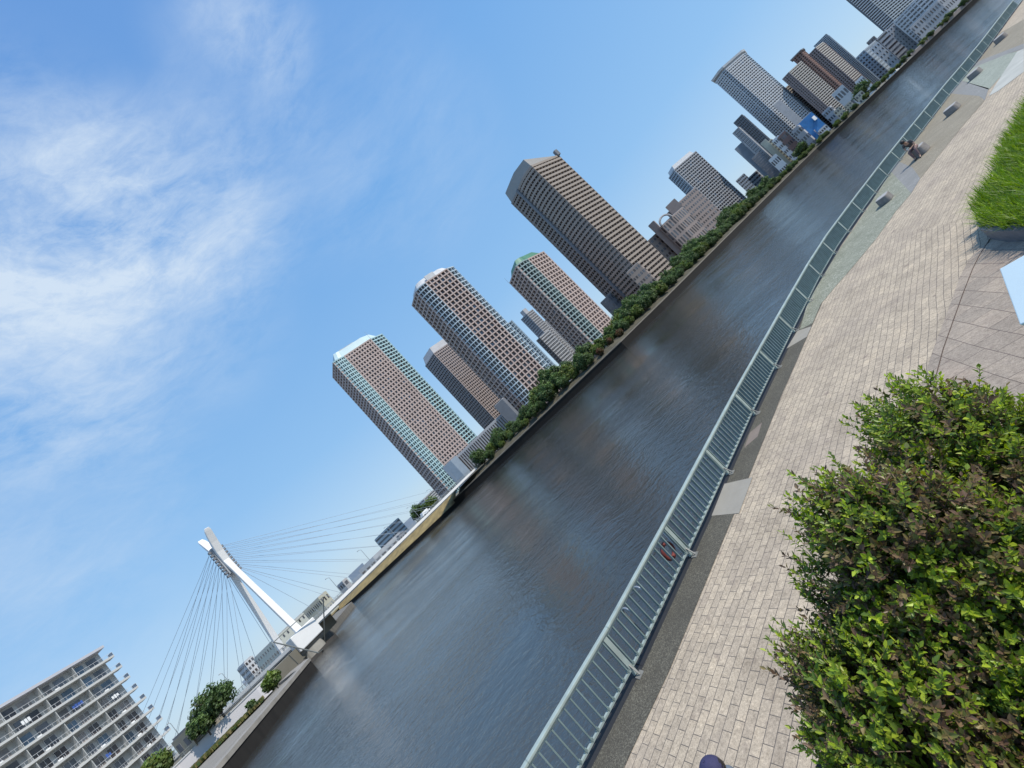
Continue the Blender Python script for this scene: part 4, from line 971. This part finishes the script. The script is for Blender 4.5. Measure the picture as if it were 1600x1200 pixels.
# --- group J
tower('dark topped slim tower left of the tall white tower', pp((1146, 192, 415), (1159, 179, 411), (1166, 184, 414)), zpx(1156, 181, 411), 26, [dict(bays=6, mat=M_dgrey, cw=.5), dict(bays=4, mat=M_dgrey, cw=.5)], 16, core=G_dark)
tower('pale grey banded tower in front of the dark topped tower', pp((1144, 208, 404), (1154, 199, 401), (1166, 208, 404)), zpx(1151, 201, 401), 24, [dict(bays=6, mat=M_grey, cw=.5), dict(bays=6, mat=M_grey, cw=.5)], 10, core=G_mid)
box_px('pale blank grey tower left of the banded tower', pp((1148, 234, 420), (1158, 222, 418), (1170, 232, 420)), 418, zpx(1153, 228, 418), 1, M_blueg, 12)
box_px('beige blank walled block in front of the banded tower', pp((1188, 225, 380), (1196, 217, 378), (1204, 224, 379)), 378, zpx(1194, 219, 378), 1, M_cream, 10)
box_px('dark striped lower block beside the beige block', pp((1175, 250, 384), (1186, 236, 382), (1199, 250, 384)), 382, zpx(1183, 240, 382), 1, M_dgrey, 10, rows=14, cols=2, wm=G_lite, ww=.9, wh=.35)
box_px('beige block with dark window rows right of the beige blank block', pp((1200, 222, 386), (1205, 217, 385), (1216, 226, 386)), 385, zpx(1203, 219, 385), 1, M_cream, 10, rows=10, cols=4, ww=.8, wh=.5)
# --- K tall white tower
tower('tallest pale grey white tower with overhanging roof slab and light blue corners', pp((1120, 131, 428), (1128, 114, 420), (1135, 109, 419), (1157, 80.5, 423), (1164, 81, 427)), zpx(1128, 114, 420), 46, [dict(bays=5, mat=M_lgrey, cw=.5, bh=.45), dict(bays=2, mat=M_blueg, cw=.4, bh=.35), dict(bays=9, mat=M_lgrey, cw=.55, bh=.45), dict(bays=2, mat=M_blueg, cw=.4, bh=.35)], 24, core=G_mid, windows=60,
      crown=[dict(mat=M_lgrey, h=2.2, name='roof_slab', **{'in': -.6, 'top': -1.2, 'z0': 2.2}), dict(mat=M_grey, h=2.4, name='penthouse', **{'in': 1.5, 'top': 1.5})])
box_px('blank light grey panel block on the front of the tall white tower', pp((1209, 166, 404), (1219, 156, 403), (1226, 162, 404)), 403, zpx(1215, 159, 403), 1, M_grey, 6)
# --- L group brown
LB = mat('cladding_mauve_brown', (0.31, 0.25, 0.24), .8, .1, .3)
LBb = mat('band_pale_beige', (0.50, 0.47, 0.42), .8, .08, .3)
tower('brown tower wing with pale balcony stripes, left part of the stepped pair', pp((1226, 127, 418), (1233, 113, 414), (1252, 95, 417)), zpx(1238, 107, 414), 30, [dict(bays=4, mat=LB, cw=.8), dict(bays=5, mat=LB, band=LBb, cw=.6, bh=.45)], 16, core=G_dark)
tower('tall red topped brown shaft in the middle of the stepped pair', pp((1240, 94, 422), (1251, 80, 420), (1264, 86, 424)), zpx(1249, 82, 420), 34, [dict(bays=3, mat=M_red, cw=1.0), dict(bays=5, mat=M_red, cw=.8)], 14, core=G_dark, crown=[dict(mat=M_dgrey, h=1.2, name='roof_slab', **{'in': -1.5, 'top': -1.5})])
tower('brown tower wing with pale balcony stripes, right part of the stepped pair', pp((1262, 84, 424), (1275, 75, 421), (1296, 74, 428)), zpx(1272, 76, 421), 30, [dict(bays=3, mat=LB, cw=.8), dict(bays=6, mat=LB, band=LBb, cw=.6, bh=.45)], 16, core=G_dark)
tower('grey blue high tower standing behind the stepped brown pair', pp((1272, 72, 560), (1291, 53, 556), (1297, 57, 562)), zpx(1288, 55, 556), 44, [dict(bays=9, mat=M_blueg, cw=.5), dict(bays=4, mat=M_blueg, cw=.5)], 30, core=G_mid)
tower('low mauve balcony wing squeezed between the tall white tower and the stepped pair', pp((1212, 152, 440), (1222, 142, 436), (1240, 126, 440)), zpx(1231, 133, 437), 24, [dict(bays=3, mat=LB, band=LBb, cw=.8, bh=.4), dict(bays=5, mat=LB, band=LBb, cw=.6, bh=.4)], 14, core=G_dark)
# tarpaulin building
r, _ = box_px('building wrapped in bright blue construction sheeting with a small white sign', pp((1245, 197, 350), (1267, 174, 348), (1281, 188, 350)), 348, zpx(1264, 178, 348), 1, mat('blue_sheeting', (0.03, 0.17, 0.42), .5, .2, .3), 14, name='scaffolded_building')
a = at(1272, 184, 347.2); mb = MB(); mb.box(a.x, a.y, a.z - 2.4, a.z + 1.6, 2.2, .15, .3); mb.build('sign', M_white, r)
lows = [((1199, 250), (1212, 240), (1222, 249), 352, 'white low house by the river below the beige blocks', M_white, 2), ((1213, 214), (1226, 204), (1234, 212), 362, 'dark brown kiosk building below the tall white tower', M_red, 4),
        ((1206, 221), (1216, 211), (1224, 219), 366, 'white small office block below the tall white tower', M_white, 5),
        ((1236, 206), (1247, 196), (1262, 206), 342, 'grey low building below the blue sheeting', M_grey, 3), ((1278, 206), (1290, 194), (1300, 203), 338, 'white curved roof pavilion right of the blue building', M_white, 2),
        ((1298, 148), (1316, 132), (1330, 144), 366, 'white office block with one window row below the brown towers', M_lgrey, 2), ((1283, 178), (1296, 166), (1314, 178), 356, 'grey warehouse with small roof sheds below the brown towers', M_grey, 3),
        ((1302, 176), (1312, 166), (1324, 176), 336, 'cream waterside house left of the dark round tree', M_cream, 3), ((1318, 168), (1328, 158), (1340, 168), 334, 'cream waterside house under the dark round tree', M_cream, 3),
        ((1334, 152), (1346, 141), (1356, 150), 326, 'cream waterside house right of the dark round tree', M_cream, 2), ((1260, 192), (1272, 204), (1282, 212), 330, 'low brown waterside shed', M_taupe_d, 2),
        ((1336, 130), (1347, 118), (1358, 128), 360, 'bright white cluster house above the round tree', M_white, 3), ((1378, 118), (1398, 108), (1408, 108), 318, 'white domed tent shed on the bank', M_white, 0)]
for (a, b, c, Y, lb, m, rows) in lows:
    zt_ = zpx(*b, Y); box_px(lb, pp((*a, Y + 4), (*b, Y), (*c, Y + 4)), Y, zt_, 1, m, 10, rows=rows, cols=7, ww=.6, wh=.45, name='waterside_building')
# right hand cluster
box_px('grey stepped block right of the grey blue high tower', pp((1338, 92, 440), (1350, 78, 436), (1376, 70, 446)), 436, zpx(1348, 80, 436), 1, M_blueg, 16, rows=10, cols=14, ww=.6, wh=.45)
box_px('dark grey angular block behind the pale dotted block', pp((1354, 68, 470), (1365, 56, 468), (1378, 66, 472)), 468, zpx(1363, 58, 468), 1, M_dgrey, 16, rows=10, cols=6)
box_px('pale grey block with two columns of small dark windows', pp((1360, 78, 392), (1370, 64, 390), (1386, 79, 394)), 390, zpx(1366, 70, 391), 1, M_lgrey, 12, rows=6, cols=5, ww=.3, wh=.4)
box_px('grey banded block between the dotted pale blocks', pp((1370, 62, 412), (1384, 47, 410), (1404, 62, 414)), 410, zpx(1382, 49, 410), 1, M_grey, 12, rows=8, cols=2, ww=.9, wh=.4)
box_px('white block with dotted small windows left of the curved building', pp((1386, 50, 378), (1400, 34, 376), (1424, 56, 380)), 376, zpx(1398, 36, 377), 1, M_lgrey, 12, rows=9, cols=7, ww=.3, wh=.35)
tower('dark glass high tower with horizontal bands at the top edge of the picture', pp((1326, 2, 470), (1340, -16, 468), (1400, -40, 490)), zpx(1327, 0, 470) + 6, 34, [dict(bays=8, mat=M_dgrey, band=M_blueg, cw=.4, bh=.4), dict(bays=10, mat=M_dgrey, band=M_blueg, cw=.4, bh=.4)], 30, core=G_dark)
f = pp((1398, 38, 366), (1412, 22, 360), (1430, 4, 354), (1455, -16, 350), (1490, -40, 350), (1530, -60, 356))
tower('long curved pale banded apartment block at the top right beyond the river', f, zpx(1412, 18, 360), 10, [dict(bays=3, mat=M_lgrey, cw=.4, bh=.5)] * 5, 18, core=G_mid)
f = pp((1420, 44, 346), (1440, 30, 344), (1470, 6, 340), (1500, -20, 340))
box_px('long low grey wharf building in front of the curved block', f, 344, zpx(1440, 26, 344), 1, M_grey, 8, rows=3, cols=20, ww=.4, wh=.5)
f = pp((1400, 66, 300), (1440, 36, 300), (1480, 6, 300), (1530, -30, 302))
box_px('low pale wharf shed along the water at the top right', f, 300, 3.2, 1, M_taupe_d, 5, name='wharf_shed')

# ------------------------------------------------------------------ cable stayed bridge
M_bw = mat('bridge_white_paint', (0.74, 0.74, 0.73), .45, .04, .3)
M_bg = mat('bridge_grey_steel', (0.34, 0.36, 0.38), .6, .1, .3)  # plain grey for the deck and pylon link
PC = Vector((-84.7, 100.0)); DD = Vector((33, 60)).normalized(); TN = Vector((DD.y, -DD.x))
LR = 74.0; LL = 40.0; DL = Vector((-1, .03)).normalized(); TN2 = Vector((-DL.y, DL.x)) * -1
if TN2.y > 0: TN2 = -TN2
bridge = empty('bridge', (PC.x, PC.y, -2), 'white cable stayed bridge with a horned A shaped pylon crossing the river at the left', 'bridge')
def BP(a, b, z):
    if a < 0: return Vector((PC.x + DL.x * -a + TN2.x * b, PC.y + DL.y * -a + TN2.y * b, z))
    return Vector((PC.x + DD.x * a + TN.x * b, PC.y + DD.y * a + TN.y * b, z))
hwid = 6.0
def BPm(a, b, z): return Vector((PC.x + DD.x * a + TN.x * b, PC.y + DD.y * a + TN.y * b, z))
mb = MB(); mb.prism([tuple(BP(a, b, 0).xy) for a, b in ((-150, -hwid), (-150, hwid), (0, hwid), (LR + 22, hwid), (LR + 22, -hwid), (0, -hwid))], 3.2, 4.2); mb.build('deck', M_bg, bridge)
for s in (-1, 1):
    mb = MB(); mb.bar(BP(-150, s * (hwid + .15), 3.9), BP(0, s * (hwid + .15), 3.9), .28, .8); mb.bar(BP(0, s * (hwid + .15), 3.9), BP(LR + 22, s * (hwid + .15), 3.9), .28, .8); mb.build('edge_beam', M_bw, bridge)
    mb = MB()
    for zz, w_ in ((5.25, .12), (4.5, .05), (4.8, .05), (5.02, .05)): mb.bar(BP(-150, s * hwid, zz), BP(0, s * hwid, zz), w_, w_); mb.bar(BP(0, s * hwid, zz), BP(LR + 22, s * hwid, zz), w_, w_)
    for k in range(-150, int(LR + 22), 2): mb.bar(BP(k, s * hwid, 4.2), BP(k, s * hwid, 5.25), .07, .07)
    mb.build('parapet', M_steel, bridge)
# pylon: two tapering legs that meet and open into horns
def leg(side):
    mb = MB(); sec = []
    base = 7.3
    prof = [(0, 1.6, .9, 0), (0.25, 1.5, .9, 0), (0.5, 1.35, .85, 0), (0.66, 1.3, .9, 0), (0.76, 1.5, 1.1, 0), (0.83, 1.7, 1.15, 0), (0.90, 1.7, 1.0, 0), (0.95, 1.6, .8, 0), (0.98, 1.5, .6, 0), (1.0, 1.1, .3, 0)]
    zt_ = 40.5
    for t, wx, wy, _ in prof:
        if t <= .76: b = side * (base * (1 - t / .76) + .62 * (t / .76))
        else: k = (t - .76) / .24; b = side * (.62 + 3.0 * k ** 1.6)
        z_ = 2.6 + (zt_ - 2.6) * t; lean = 0
        sec.append([BPm(lean + sx * wx * .5, b + sy * wy * .5, z_) for sx, sy in ((-1, -1), (1, -1), (1, 1), (-1, 1))])
    vs = [p for s_ in sec for p in s_]; fs = [(3, 2, 1, 0), tuple(len(vs) - 4 + k for k in range(4))]
    for i in range(len(sec) - 1):
        for k in range(4): fs.append((i * 4 + k, i * 4 + (k + 1) % 4, i * 4 + 4 + (k + 1) % 4, i * 4 + 4 + k))
    mb.add(vs, fs); o = mb.build('pylon_leg', M_bw, bridge); bevel(o, .15, 2); return o
leg(1); leg(-1)
mb = MB(); mb.prism([tuple(BPm(a, b, 0).xy) for a, b in ((-1.1, -.6), (-1.1, .6), (1.1, .6), (1.1, -.6))], 27.8, 36.0); mb.build('pylon_link', M_bg, bridge)
for k in range(9):
    for s in (-1, 1):
        p = BPm(s * 1.25, 0, 35.2 - k * .95)
        mb = MB(); mb.box(p.x, p.y, p.z - .3, p.z + .3, .5, .35, math.atan2(DD.y, DD.x)); mb.build('cable_anchor', M_dgrey, bridge)
M_cab = mat('cable_grey_blue', (0.34, 0.40, 0.47), .5, .05)
for side in (-1, 1):
    for k in range(9):
        top = BPm(side * 1.4, 0, 35.2 - k * .95); L = LR if side > 0 else LL * 1.6
        for lat in (-1, 1):
            e_ = BP(side * L * (1 - k * .105), lat * (hwid - .5), 4.4); mb = MB(); mb.tube([top + Vector((TN.x, TN.y, 0)) * lat * .35, e_], .042, 5, cap=False); mb.build('cable', M_cab, bridge)
# pylon feet, pier, frame
p = BPm(0, 7.2, 0); mb = MB(); mb.box(p.x, p.y, 1.5, 5.6, 3.2, 1.7, math.atan2(DD.y, DD.x)); bevel(mb.build('anchor_block', M_bw, bridge), .2)
mb = MB(); mb.prism([tuple(BPm(a, b, 0).xy) for a, b in ((-3.0, -8), (-3.0, 8.0), (3.0, 8.0), (3.0, -8))], 0.6, 3.2); mb.build('crossbeam', mat('concrete_stained', (0.16, 0.145, 0.125), .9, .25, .5), bridge)
M_pier = mat('pier_concrete', (0.33, 0.31, 0.27), .85, .15, .4)
for s in (-1, 1):
    p = BPm(0, 6.0 * s, 0); pts = [(p.x + 2.7 * math.cos(2 * PI * k / 24), p.y + 2.7 * math.sin(2 * PI * k / 24)) for k in range(24)]; mb = MB(); mb.prism(pts, -3, .6); mb.build('pier', M_pier, bridge, smooth=False)
mb = MB(); mb.prism([tuple(BPm(a, b, 0).xy) for a, b in ((-5.5, -8), (-4.5, 9), (4.5, 9), (5.5, -8))], -3, -1.3); mb.build('pier_footing', mat('wet_concrete', (0.05, 0.045, 0.04), .7, .3, .5), bridge)
c4 = [at(427.5, 1003.5, 90), at(505, 932.5, 100), at(508, 1012, 100), at(497.5, 1020, 90)]
mb = MB()
for a, b in zip(c4, c4[1:] + c4[:1]): mb.bar(a, b, .20, .20)
tag(mb.build('gantry_frame', mat('steel_olive_grey', (0.16, 0.17, 0.16), .6), origin=tuple((c4[0] + c4[2]) / 2)), 'slender grey steel frame of four bars hanging beside the bridge pier', 'frame')
def lamp(root_loc, label, h=7.5, arm=1.4, dirv=(1, 0)):
    r = empty('street_lamp', root_loc, label, 'street lamp', 'street lamps along the bridge road'); x, y, z = root_loc
    mb = MB(); mb.tube([(x, y, z), (x, y, z + h)], [.09, .055], 8); mb.build('pole', M_steel, r)
    mb = MB(); e_ = (x + dirv[0] * arm, y + dirv[1] * arm, z + h + .35); mb.tube([(x, y, z + h - .05), e_], .045, 6); mb.build('arm', M_steel, r)
    mb = MB(); mb.box(e_[0] + dirv[0] * .35, e_[1] + dirv[1] * .35, e_[2] - .1, e_[2] + .06, .42, .16, math.atan2(dirv[1], dirv[0])); mb.build('lamp_head', M_lgrey, r)
for a in (-75, -52, -32, -14, 14, 26, 38, 50, 62, 76, 90):
    p = BP(a, hwid * .8, 4.2); lamp(tuple(p), 'tall single arm street lamp on the bridge deck', 6.2 if a > 0 else 6.5, 1.2, (-TN.x, -TN.y))

# vehicles on the bridge road (white van, small)
for a, lb, m, L_ in ((58, 'white van crossing the far half of the bridge', M_white, 2.3), (44, 'dark small car crossing the far half of the bridge', M_dgrey, 1.9)):
    p = BP(a, -1, 4.22); r = empty('vehicle', tuple(p), lb, 'vehicle'); an = math.atan2(DD.y, DD.x)
    mb = MB(); mb.box(p.x, p.y, p.z + .35, p.z + 1.0, L_, .85, an); mb.box(p.x - DD.x * .2, p.y - DD.y * .2, p.z + 1.0, p.z + 1.75, L_ * .72, .78, an); bevel(mb.build('body', m, r), .12)
    for sx in (-.6, .6):
        for sy in (-.8, .8):
            c = p + Vector((DD.x, DD.y, 0)) * L_ * sx + Vector((TN.x, TN.y, 0)) * sy + Vector((0, 0, .33)); t3 = Vector((TN.x, TN.y, 0)) * .1
            mb = MB(); mb.tube([c - t3, c + t3], .33, 12); mb.build('wheel', mat('tyre', (.02, .02, .02), .8), r)

# ------------------------------------------------------------------ left bank
LBK = [(-48, -60), (-52, 10), (-55, 35), (-56, 48), (-58, 57), (-60, 65), (-62.5, 74), (-67, 78), (-76, 84), (-100, 150), (-260, 330), (-900, 700)]
lw = LBK[:9]
mb = MB(); mb.prism(LBK + [(-900, -200), (-48, -200)], -3, 0.0); tag(mb.build('left_bank_ground', M_quay), kind='structure')
root = empty('quay_wall', (-56, 48, -2), 'weathered quay wall with pale coping and dark tidal band on the left bank', 'quay wall')
M_lw = mat('wall_dark_stone', (0.013, 0.011, 0.009), .9, .4, .7, streak=True)
a_, b_ = offset(lw, .25), offset(lw, -.9)
mb = MB()
for k in range(len(lw) - 1): mb.prism([a_[k], a_[k + 1], b_[k + 1], b_[k]], -3, -.15)
mb.build('wall', M_lw, root)
a_, b_ = offset(lw, .38), offset(lw, -2.2); mb = MB()
for k in range(len(lw) - 1): mb.prism([a_[k], a_[k + 1], b_[k + 1], b_[k]], -.147, .42)
mb.build('coping', mat('coping_worn', (0.27, 0.25, 0.22), .9, .2, .6, streak=True), root)
a_, b_ = offset(lw, -2.2), offset(lw, -26); mb = MB()
for k in range(6): mb.quad((*a_[k], .425), (*a_[k + 1], .425), (*b_[k + 1], .43), (*b_[k], .43))
tag(mb.build('left_terrace', mat('terrace_concrete', (0.24, 0.22, 0.19), .9, .15, .5)), kind='structure')
RW = [(-93, 30), (-91, 55), (-89, 70.5), (-78.2, 79), (-77, 81)]
root = empty('retaining_wall', (-89, 70, .4), 'long pale grey retaining wall behind the left quay', 'retaining wall')
mb = MB(); a_, b_ = offset(RW, .2), offset(RW, -.5)
for k in range(len(RW) - 1): mb.prism([a_[k], a_[k + 1], b_[k + 1], b_[k]], .3, 3.0)
mb.build('wall', mat('pale_lilac_concrete', (0.60, 0.585, 0.60), .85, .06, .4, streak=True), root)
mb = MB(); a_, b_ = offset(RW, .32), offset(RW, -.6)
for k in range(len(RW) - 1): mb.prism([a_[k], a_[k + 1], b_[k + 1], b_[k]], 3.003, 3.2)
mb.build('coping', M_lgrey, root)
mb = MB()
for k in range(len(RW) - 1): mb.bar((*RW[k], 3.95), (*RW[k + 1], 3.95), .06, .06); mb.bar((*RW[k], 3.6), (*RW[k + 1], 3.6), .04, .04)
for p_, t_ in along([Vector(q) for q in RW], 2.0): mb.bar((p_.x, p_.y, 3.2), (p_.x, p_.y, 3.95), .05, .05)
mb.build('handrail', M_steel, root)
mb = MB(); mb.prism([(-93.5, 30), (-91.5, 55), (-89.6, 70.9), (-78.6, 79.5), (-80, 110), (-300, 140), (-300, 20)], 0.0, 3.0)
tag(mb.build('left_upper_ground', M_far), kind='structure')
# weeds along the terrace
rnd = random.Random(5); wd = MB()
for i in range(2600):
    t = rnd.random(); k = rnd.choice((1, 2, 2, 2)); a, b = Vector(RW[k]), Vector(RW[k + 1]); p = a + (b - a) * t; n_ = Vector(((b - a).y, -(b - a).x)).normalized(); p = p + n_ * (rnd.random() ** 1.4 * 5 + .5)
    hh = rnd.uniform(.2, .7); an = rnd.random() * 6.28; dx, dy = math.cos(an) * .22, math.sin(an) * .22; c = rnd.choice(((.10, .12, .03), (.16, .15, .05), (.06, .10, .03), (.20, .17, .07)))
    wd.add([(p.x - dx, p.y - dy, .42), (p.x + dx, p.y + dy, .42), (p.x + dx * 1.2, p.y + dy * 1.2, .42 + hh), (p.x - dx * 1.1, p.y - dy * 1.1, .42 + hh)], ((0, 1, 2, 3),), 0, c)
tag(wd.build('weeds', M_treeleaf), 'yellow green weeds growing at the foot of the retaining wall', 'weeds', kind='stuff')
def single_tree(label, px, py, Y, zb, h, r, seed, greens=GD, per=60, ncl=70, leaf=.34):
    p = at(px, py, Y); cr_, tk = tree_parts(seed, h, r, greens, ncl, per, leaf); root = empty('tree', (0, 0, 0), label, 'tree')
    cr_.build('crown', M_treeleaf, root); tk.build('trunk', M_bark, root); root.location = (p.x, p.y, zb); return root
single_tree('broad dark green tree behind the pale retaining wall', 345, 1112, 76, 2.9, 7.6, 3.9, 51)
single_tree('small dark green tree left of the broad tree behind the wall', 322, 1138, 73, 2.9, 4.6, 2.4, 52)
single_tree('yellow green bush at the bridge end of the quay', 424, 1062, 75.5, .4, 3.4, 1.9, 53, GL)
single_tree('green tree top in front of the apartment block at the bottom edge', 240, 1196, 62, 3.0, 4.2, 2.3, 54, GL)
single_tree('small dark shrub against the retaining wall', 392, 1100, 75, .4, 1.9, 1.1, 55, GD, 40, 24)
# beige house behind the wall
P = pp((275, 1172, 73.5), (297, 1150, 72), (344, 1108, 83))
r, _ = box_px('small beige house with dark side wall behind the retaining wall', P, 72, zpx(290, 1140, 73), 3, mat('wall_beige', (0.33, 0.29, 0.22), .8, .1, .5), 6, rows=1, cols=6, ww=.5, wh=.4, name='house', roofm=M_dgrey)
box_px('red roofed white house peeking behind the broad tree', pp((296, 1120, 92), (306, 1112, 91), (318, 1118, 92)), 91, zpx(303, 1112, 91), 3, M_white, 6, rows=2, cols=4, name='house', roofm=M_red)
# buildings beyond the bridge between the pylon legs
box_px('white low building with small windows seen behind the pylon legs', pp((395, 1030, 150), (425, 1004, 146), (478, 962, 150)), 146, zpx(437, 1000, 148) + 1.5, 1, mat('wall_offwhite', (0.62, 0.62, 0.54), .8, .05, .3), 10, rows=3, cols=16, ww=.3, wh=.35)
box_px('grey apartment block left of the white low building', pp((374, 1052, 160), (384, 1040, 158), (404, 1036, 160)), 158, zpx(386, 1042, 158) + 2, 1, M_lgrey, 10, rows=5, cols=9, ww=.6, wh=.5)
box_px('cream long building right of the pylon beyond the bridge', pp((478, 968, 190), (500, 938, 188), (515, 930, 190)), 188, zpx(498, 940, 188) + 1.5, 1, M_cream, 10, rows=2, cols=14, ww=.4, wh=.4)
box_px('small grey building at the reed bank', pp((527, 918, 230), (534, 908, 228), (546, 908, 230)), 228, zpx(533, 910, 228), 1, M_grey, 8, rows=2, cols=4)
box_px('long white shed with sloped roof beyond the reed bank', pp((560, 892, 240), (580, 868, 238), (625, 832, 242)), 238, zpx(594, 862, 240) + .5, 1, M_lgrey, 10, rows=1, cols=8, ww=.7, wh=.3)
box_px('white banded apartment block beyond the white shed', pp((588, 848, 300), (602, 826, 297), (634, 822, 302)), 297, zpx(604, 826, 298), 1, M_lgrey, 10, rows=5, cols=1, wm=G_mid, ww=.94, wh=.45)
box_px('white banded apartment block left of the leftmost tower', pp((650, 800, 330), (662, 780, 327), (690, 762, 332)), 327, zpx(668, 774, 328), 1, M_lgrey, 10, rows=7, cols=1, wm=G_mid, ww=.94, wh=.45)

# ------------------------------------------------------------------ left apartment block
zA = zpx(157, 1013, 100); c0 = Vector((slope(157, 1013)[0] * 100, 100)); s_ = slope(0, 1105); Y1 = (zA - H) / s_[1]; c1 = Vector((s_[0] * Y1, Y1))
td = (c1 - c0).normalized(); nrA = Vector((-td.y, td.x)); 
if nrA.x < 0: nrA = -nrA
c0i = c0; LEN = 62.0; NF = 10; fhA = (zA - 3.0) / NF - .02; bayw = 6.2
apt = empty('apartment_building', (c0.x, c0.y, 3), 'white ten storey apartment block with long balconies at the lower left', 'apartment block')
M_apt = mat('apartment_wall', (0.42, 0.43, 0.42), .85, .06, .3); M_slab2 = mat('balcony_edge_white', (0.50, 0.505, 0.49), .8, .06, .3, streak=False)
M_bal = mat('balcony_panel_pale', (0.42, 0.47, 0.47), .5, .08, .4)
def AP(a, n_, z): return Vector((c0.x + td.x * a + nrA.x * n_, c0.y + td.y * a + nrA.y * n_, z))
mb = MB(); mb.prism([tuple(AP(a, n_, 0).xy) for a, n_ in ((0, -1.7), (LEN, -1.7), (LEN, -12), (0, -12))], 3, zA - .3); mb.build('wall', M_apt, apt)
mb = MB(); mb.prism([tuple(AP(a, n_, 0).xy) for a, n_ in ((-.6, .3), (LEN + .6, .3), (LEN + .6, -12.4), (-.6, -12.4))], zA - .28, zA + .35); mb.build('roof_slab', mat('roof_edge_lilac', (0.47, 0.48, 0.52), .7, .05, .3), apt)
nw = 0
for k in range(NF):
    zf = 3 + k * fhA + (zA - 3 - NF * fhA)
    if k > 0:
        mb = MB(); mb.prism([tuple(AP(a, n_, 0).xy) for a, n_ in ((-1.1, .25), (LEN, .25), (LEN, -1.69), (-1.1, -1.69))], zf - .34, zf + .14); mb.build('balcony_slab', M_slab2, apt)
        mb = MB()
        mb.bar(AP(-1.1, .2, zf + 1.0), AP(LEN, .2, zf + 1.0), .07, .06)
        for q_ in range(int((LEN + 1.1) / 1.0)): a = AP(-1.1 + q_, .2, zf); mb.bar(a, a + Vector((0, 0, 1.0)), .035, .035)
        mb.bar(AP(-1.1, .2, zf + .15), AP(LEN, .2, zf + .15), .04, .04)
        mb.build('balcony_railing', M_lgrey, apt)
        mb = MB(); mb.bar(AP(-1.1, -.7, zf + .55), AP(-1.08, -.7, zf + .55), 1.7, 1.05); mb.build('end_screen', mat('screen_blue_grey', (0.22, 0.30, 0.42), .4), apt)
    for b in range(int(LEN / bayw)):
        a0 = b * bayw
        if b:
            mb = MB(); mb.bar(AP(a0 - .06, -.75, zf + fhA * .5 - .2), AP(a0 + .06, -.75, zf + fhA * .5 - .2), 1.6, fhA - .45)
            if nw < 400: mb.build('balcony_divider', M_apt, apt)
        if b < 7:
            for (o_, w_) in ((random.uniform(.9, 1.3), 1.9), (3.7, random.choice((1.6, 1.2)))):
                gm = random.choice((G_dark, G_mid, G_mid, G_blue, G_lite)); mb = MB()
                p0, p1 = a0 + o_, a0 + o_ + w_; z0, z1 = zf + .12, zf + fhA - .85
                mb.add([AP(p0, -1.62, z0), AP(p1, -1.62, z0), AP(p1, -1.62, z1), AP(p0, -1.62, z1)], ((0, 1, 2, 3),)) if False else mb.bar(AP(p0, -1.66, (z0 + z1) / 2), AP(p1, -1.66, (z0 + z1) / 2), .1, z1 - z0)
                wn = mb.build('window', gm, apt); nw += 1
                if nw < 90:
                    mb = MB()
                    for t in (0, .5, 1): q1 = p0 + (p1 - p0) * t; mb.bar(AP(q1, -1.58, z0), AP(q1, -1.58, z1), .07, .06)
                    mb.bar(AP(p0, -1.57, z1), AP(p1, -1.57, z1), .06, .06); mb.build('frame', M_lgrey, wn)
            if random.random() < .6:
                p_ = AP(a0 + random.uniform(2.9, 3.5), -1.0, zf); mb = MB(); mb.box(p_.x, p_.y, zf + .001, zf + .62, .40, .18, math.atan2(td.y, td.x)); mb.build('air_conditioner', M_white, apt)
            if random.random() < .22:
                mb = MB(); q1 = a0 + random.uniform(.8, 3.5)
                for j in range(random.randint(2, 5)): mb.bar(AP(q1 + j * .5, -.25, zf + 1.35), AP(q1 + j * .5 + .4, -.25, zf + 1.35), .03, random.uniform(.6, 1.0))
                mb.build('laundry', random.choice((M_white, mat('laundry_blue', (.04, .1, .35), .8), mat('laundry_grey', (.2, .2, .22), .8))), apt)
# distant hazy skyline filling the horizon
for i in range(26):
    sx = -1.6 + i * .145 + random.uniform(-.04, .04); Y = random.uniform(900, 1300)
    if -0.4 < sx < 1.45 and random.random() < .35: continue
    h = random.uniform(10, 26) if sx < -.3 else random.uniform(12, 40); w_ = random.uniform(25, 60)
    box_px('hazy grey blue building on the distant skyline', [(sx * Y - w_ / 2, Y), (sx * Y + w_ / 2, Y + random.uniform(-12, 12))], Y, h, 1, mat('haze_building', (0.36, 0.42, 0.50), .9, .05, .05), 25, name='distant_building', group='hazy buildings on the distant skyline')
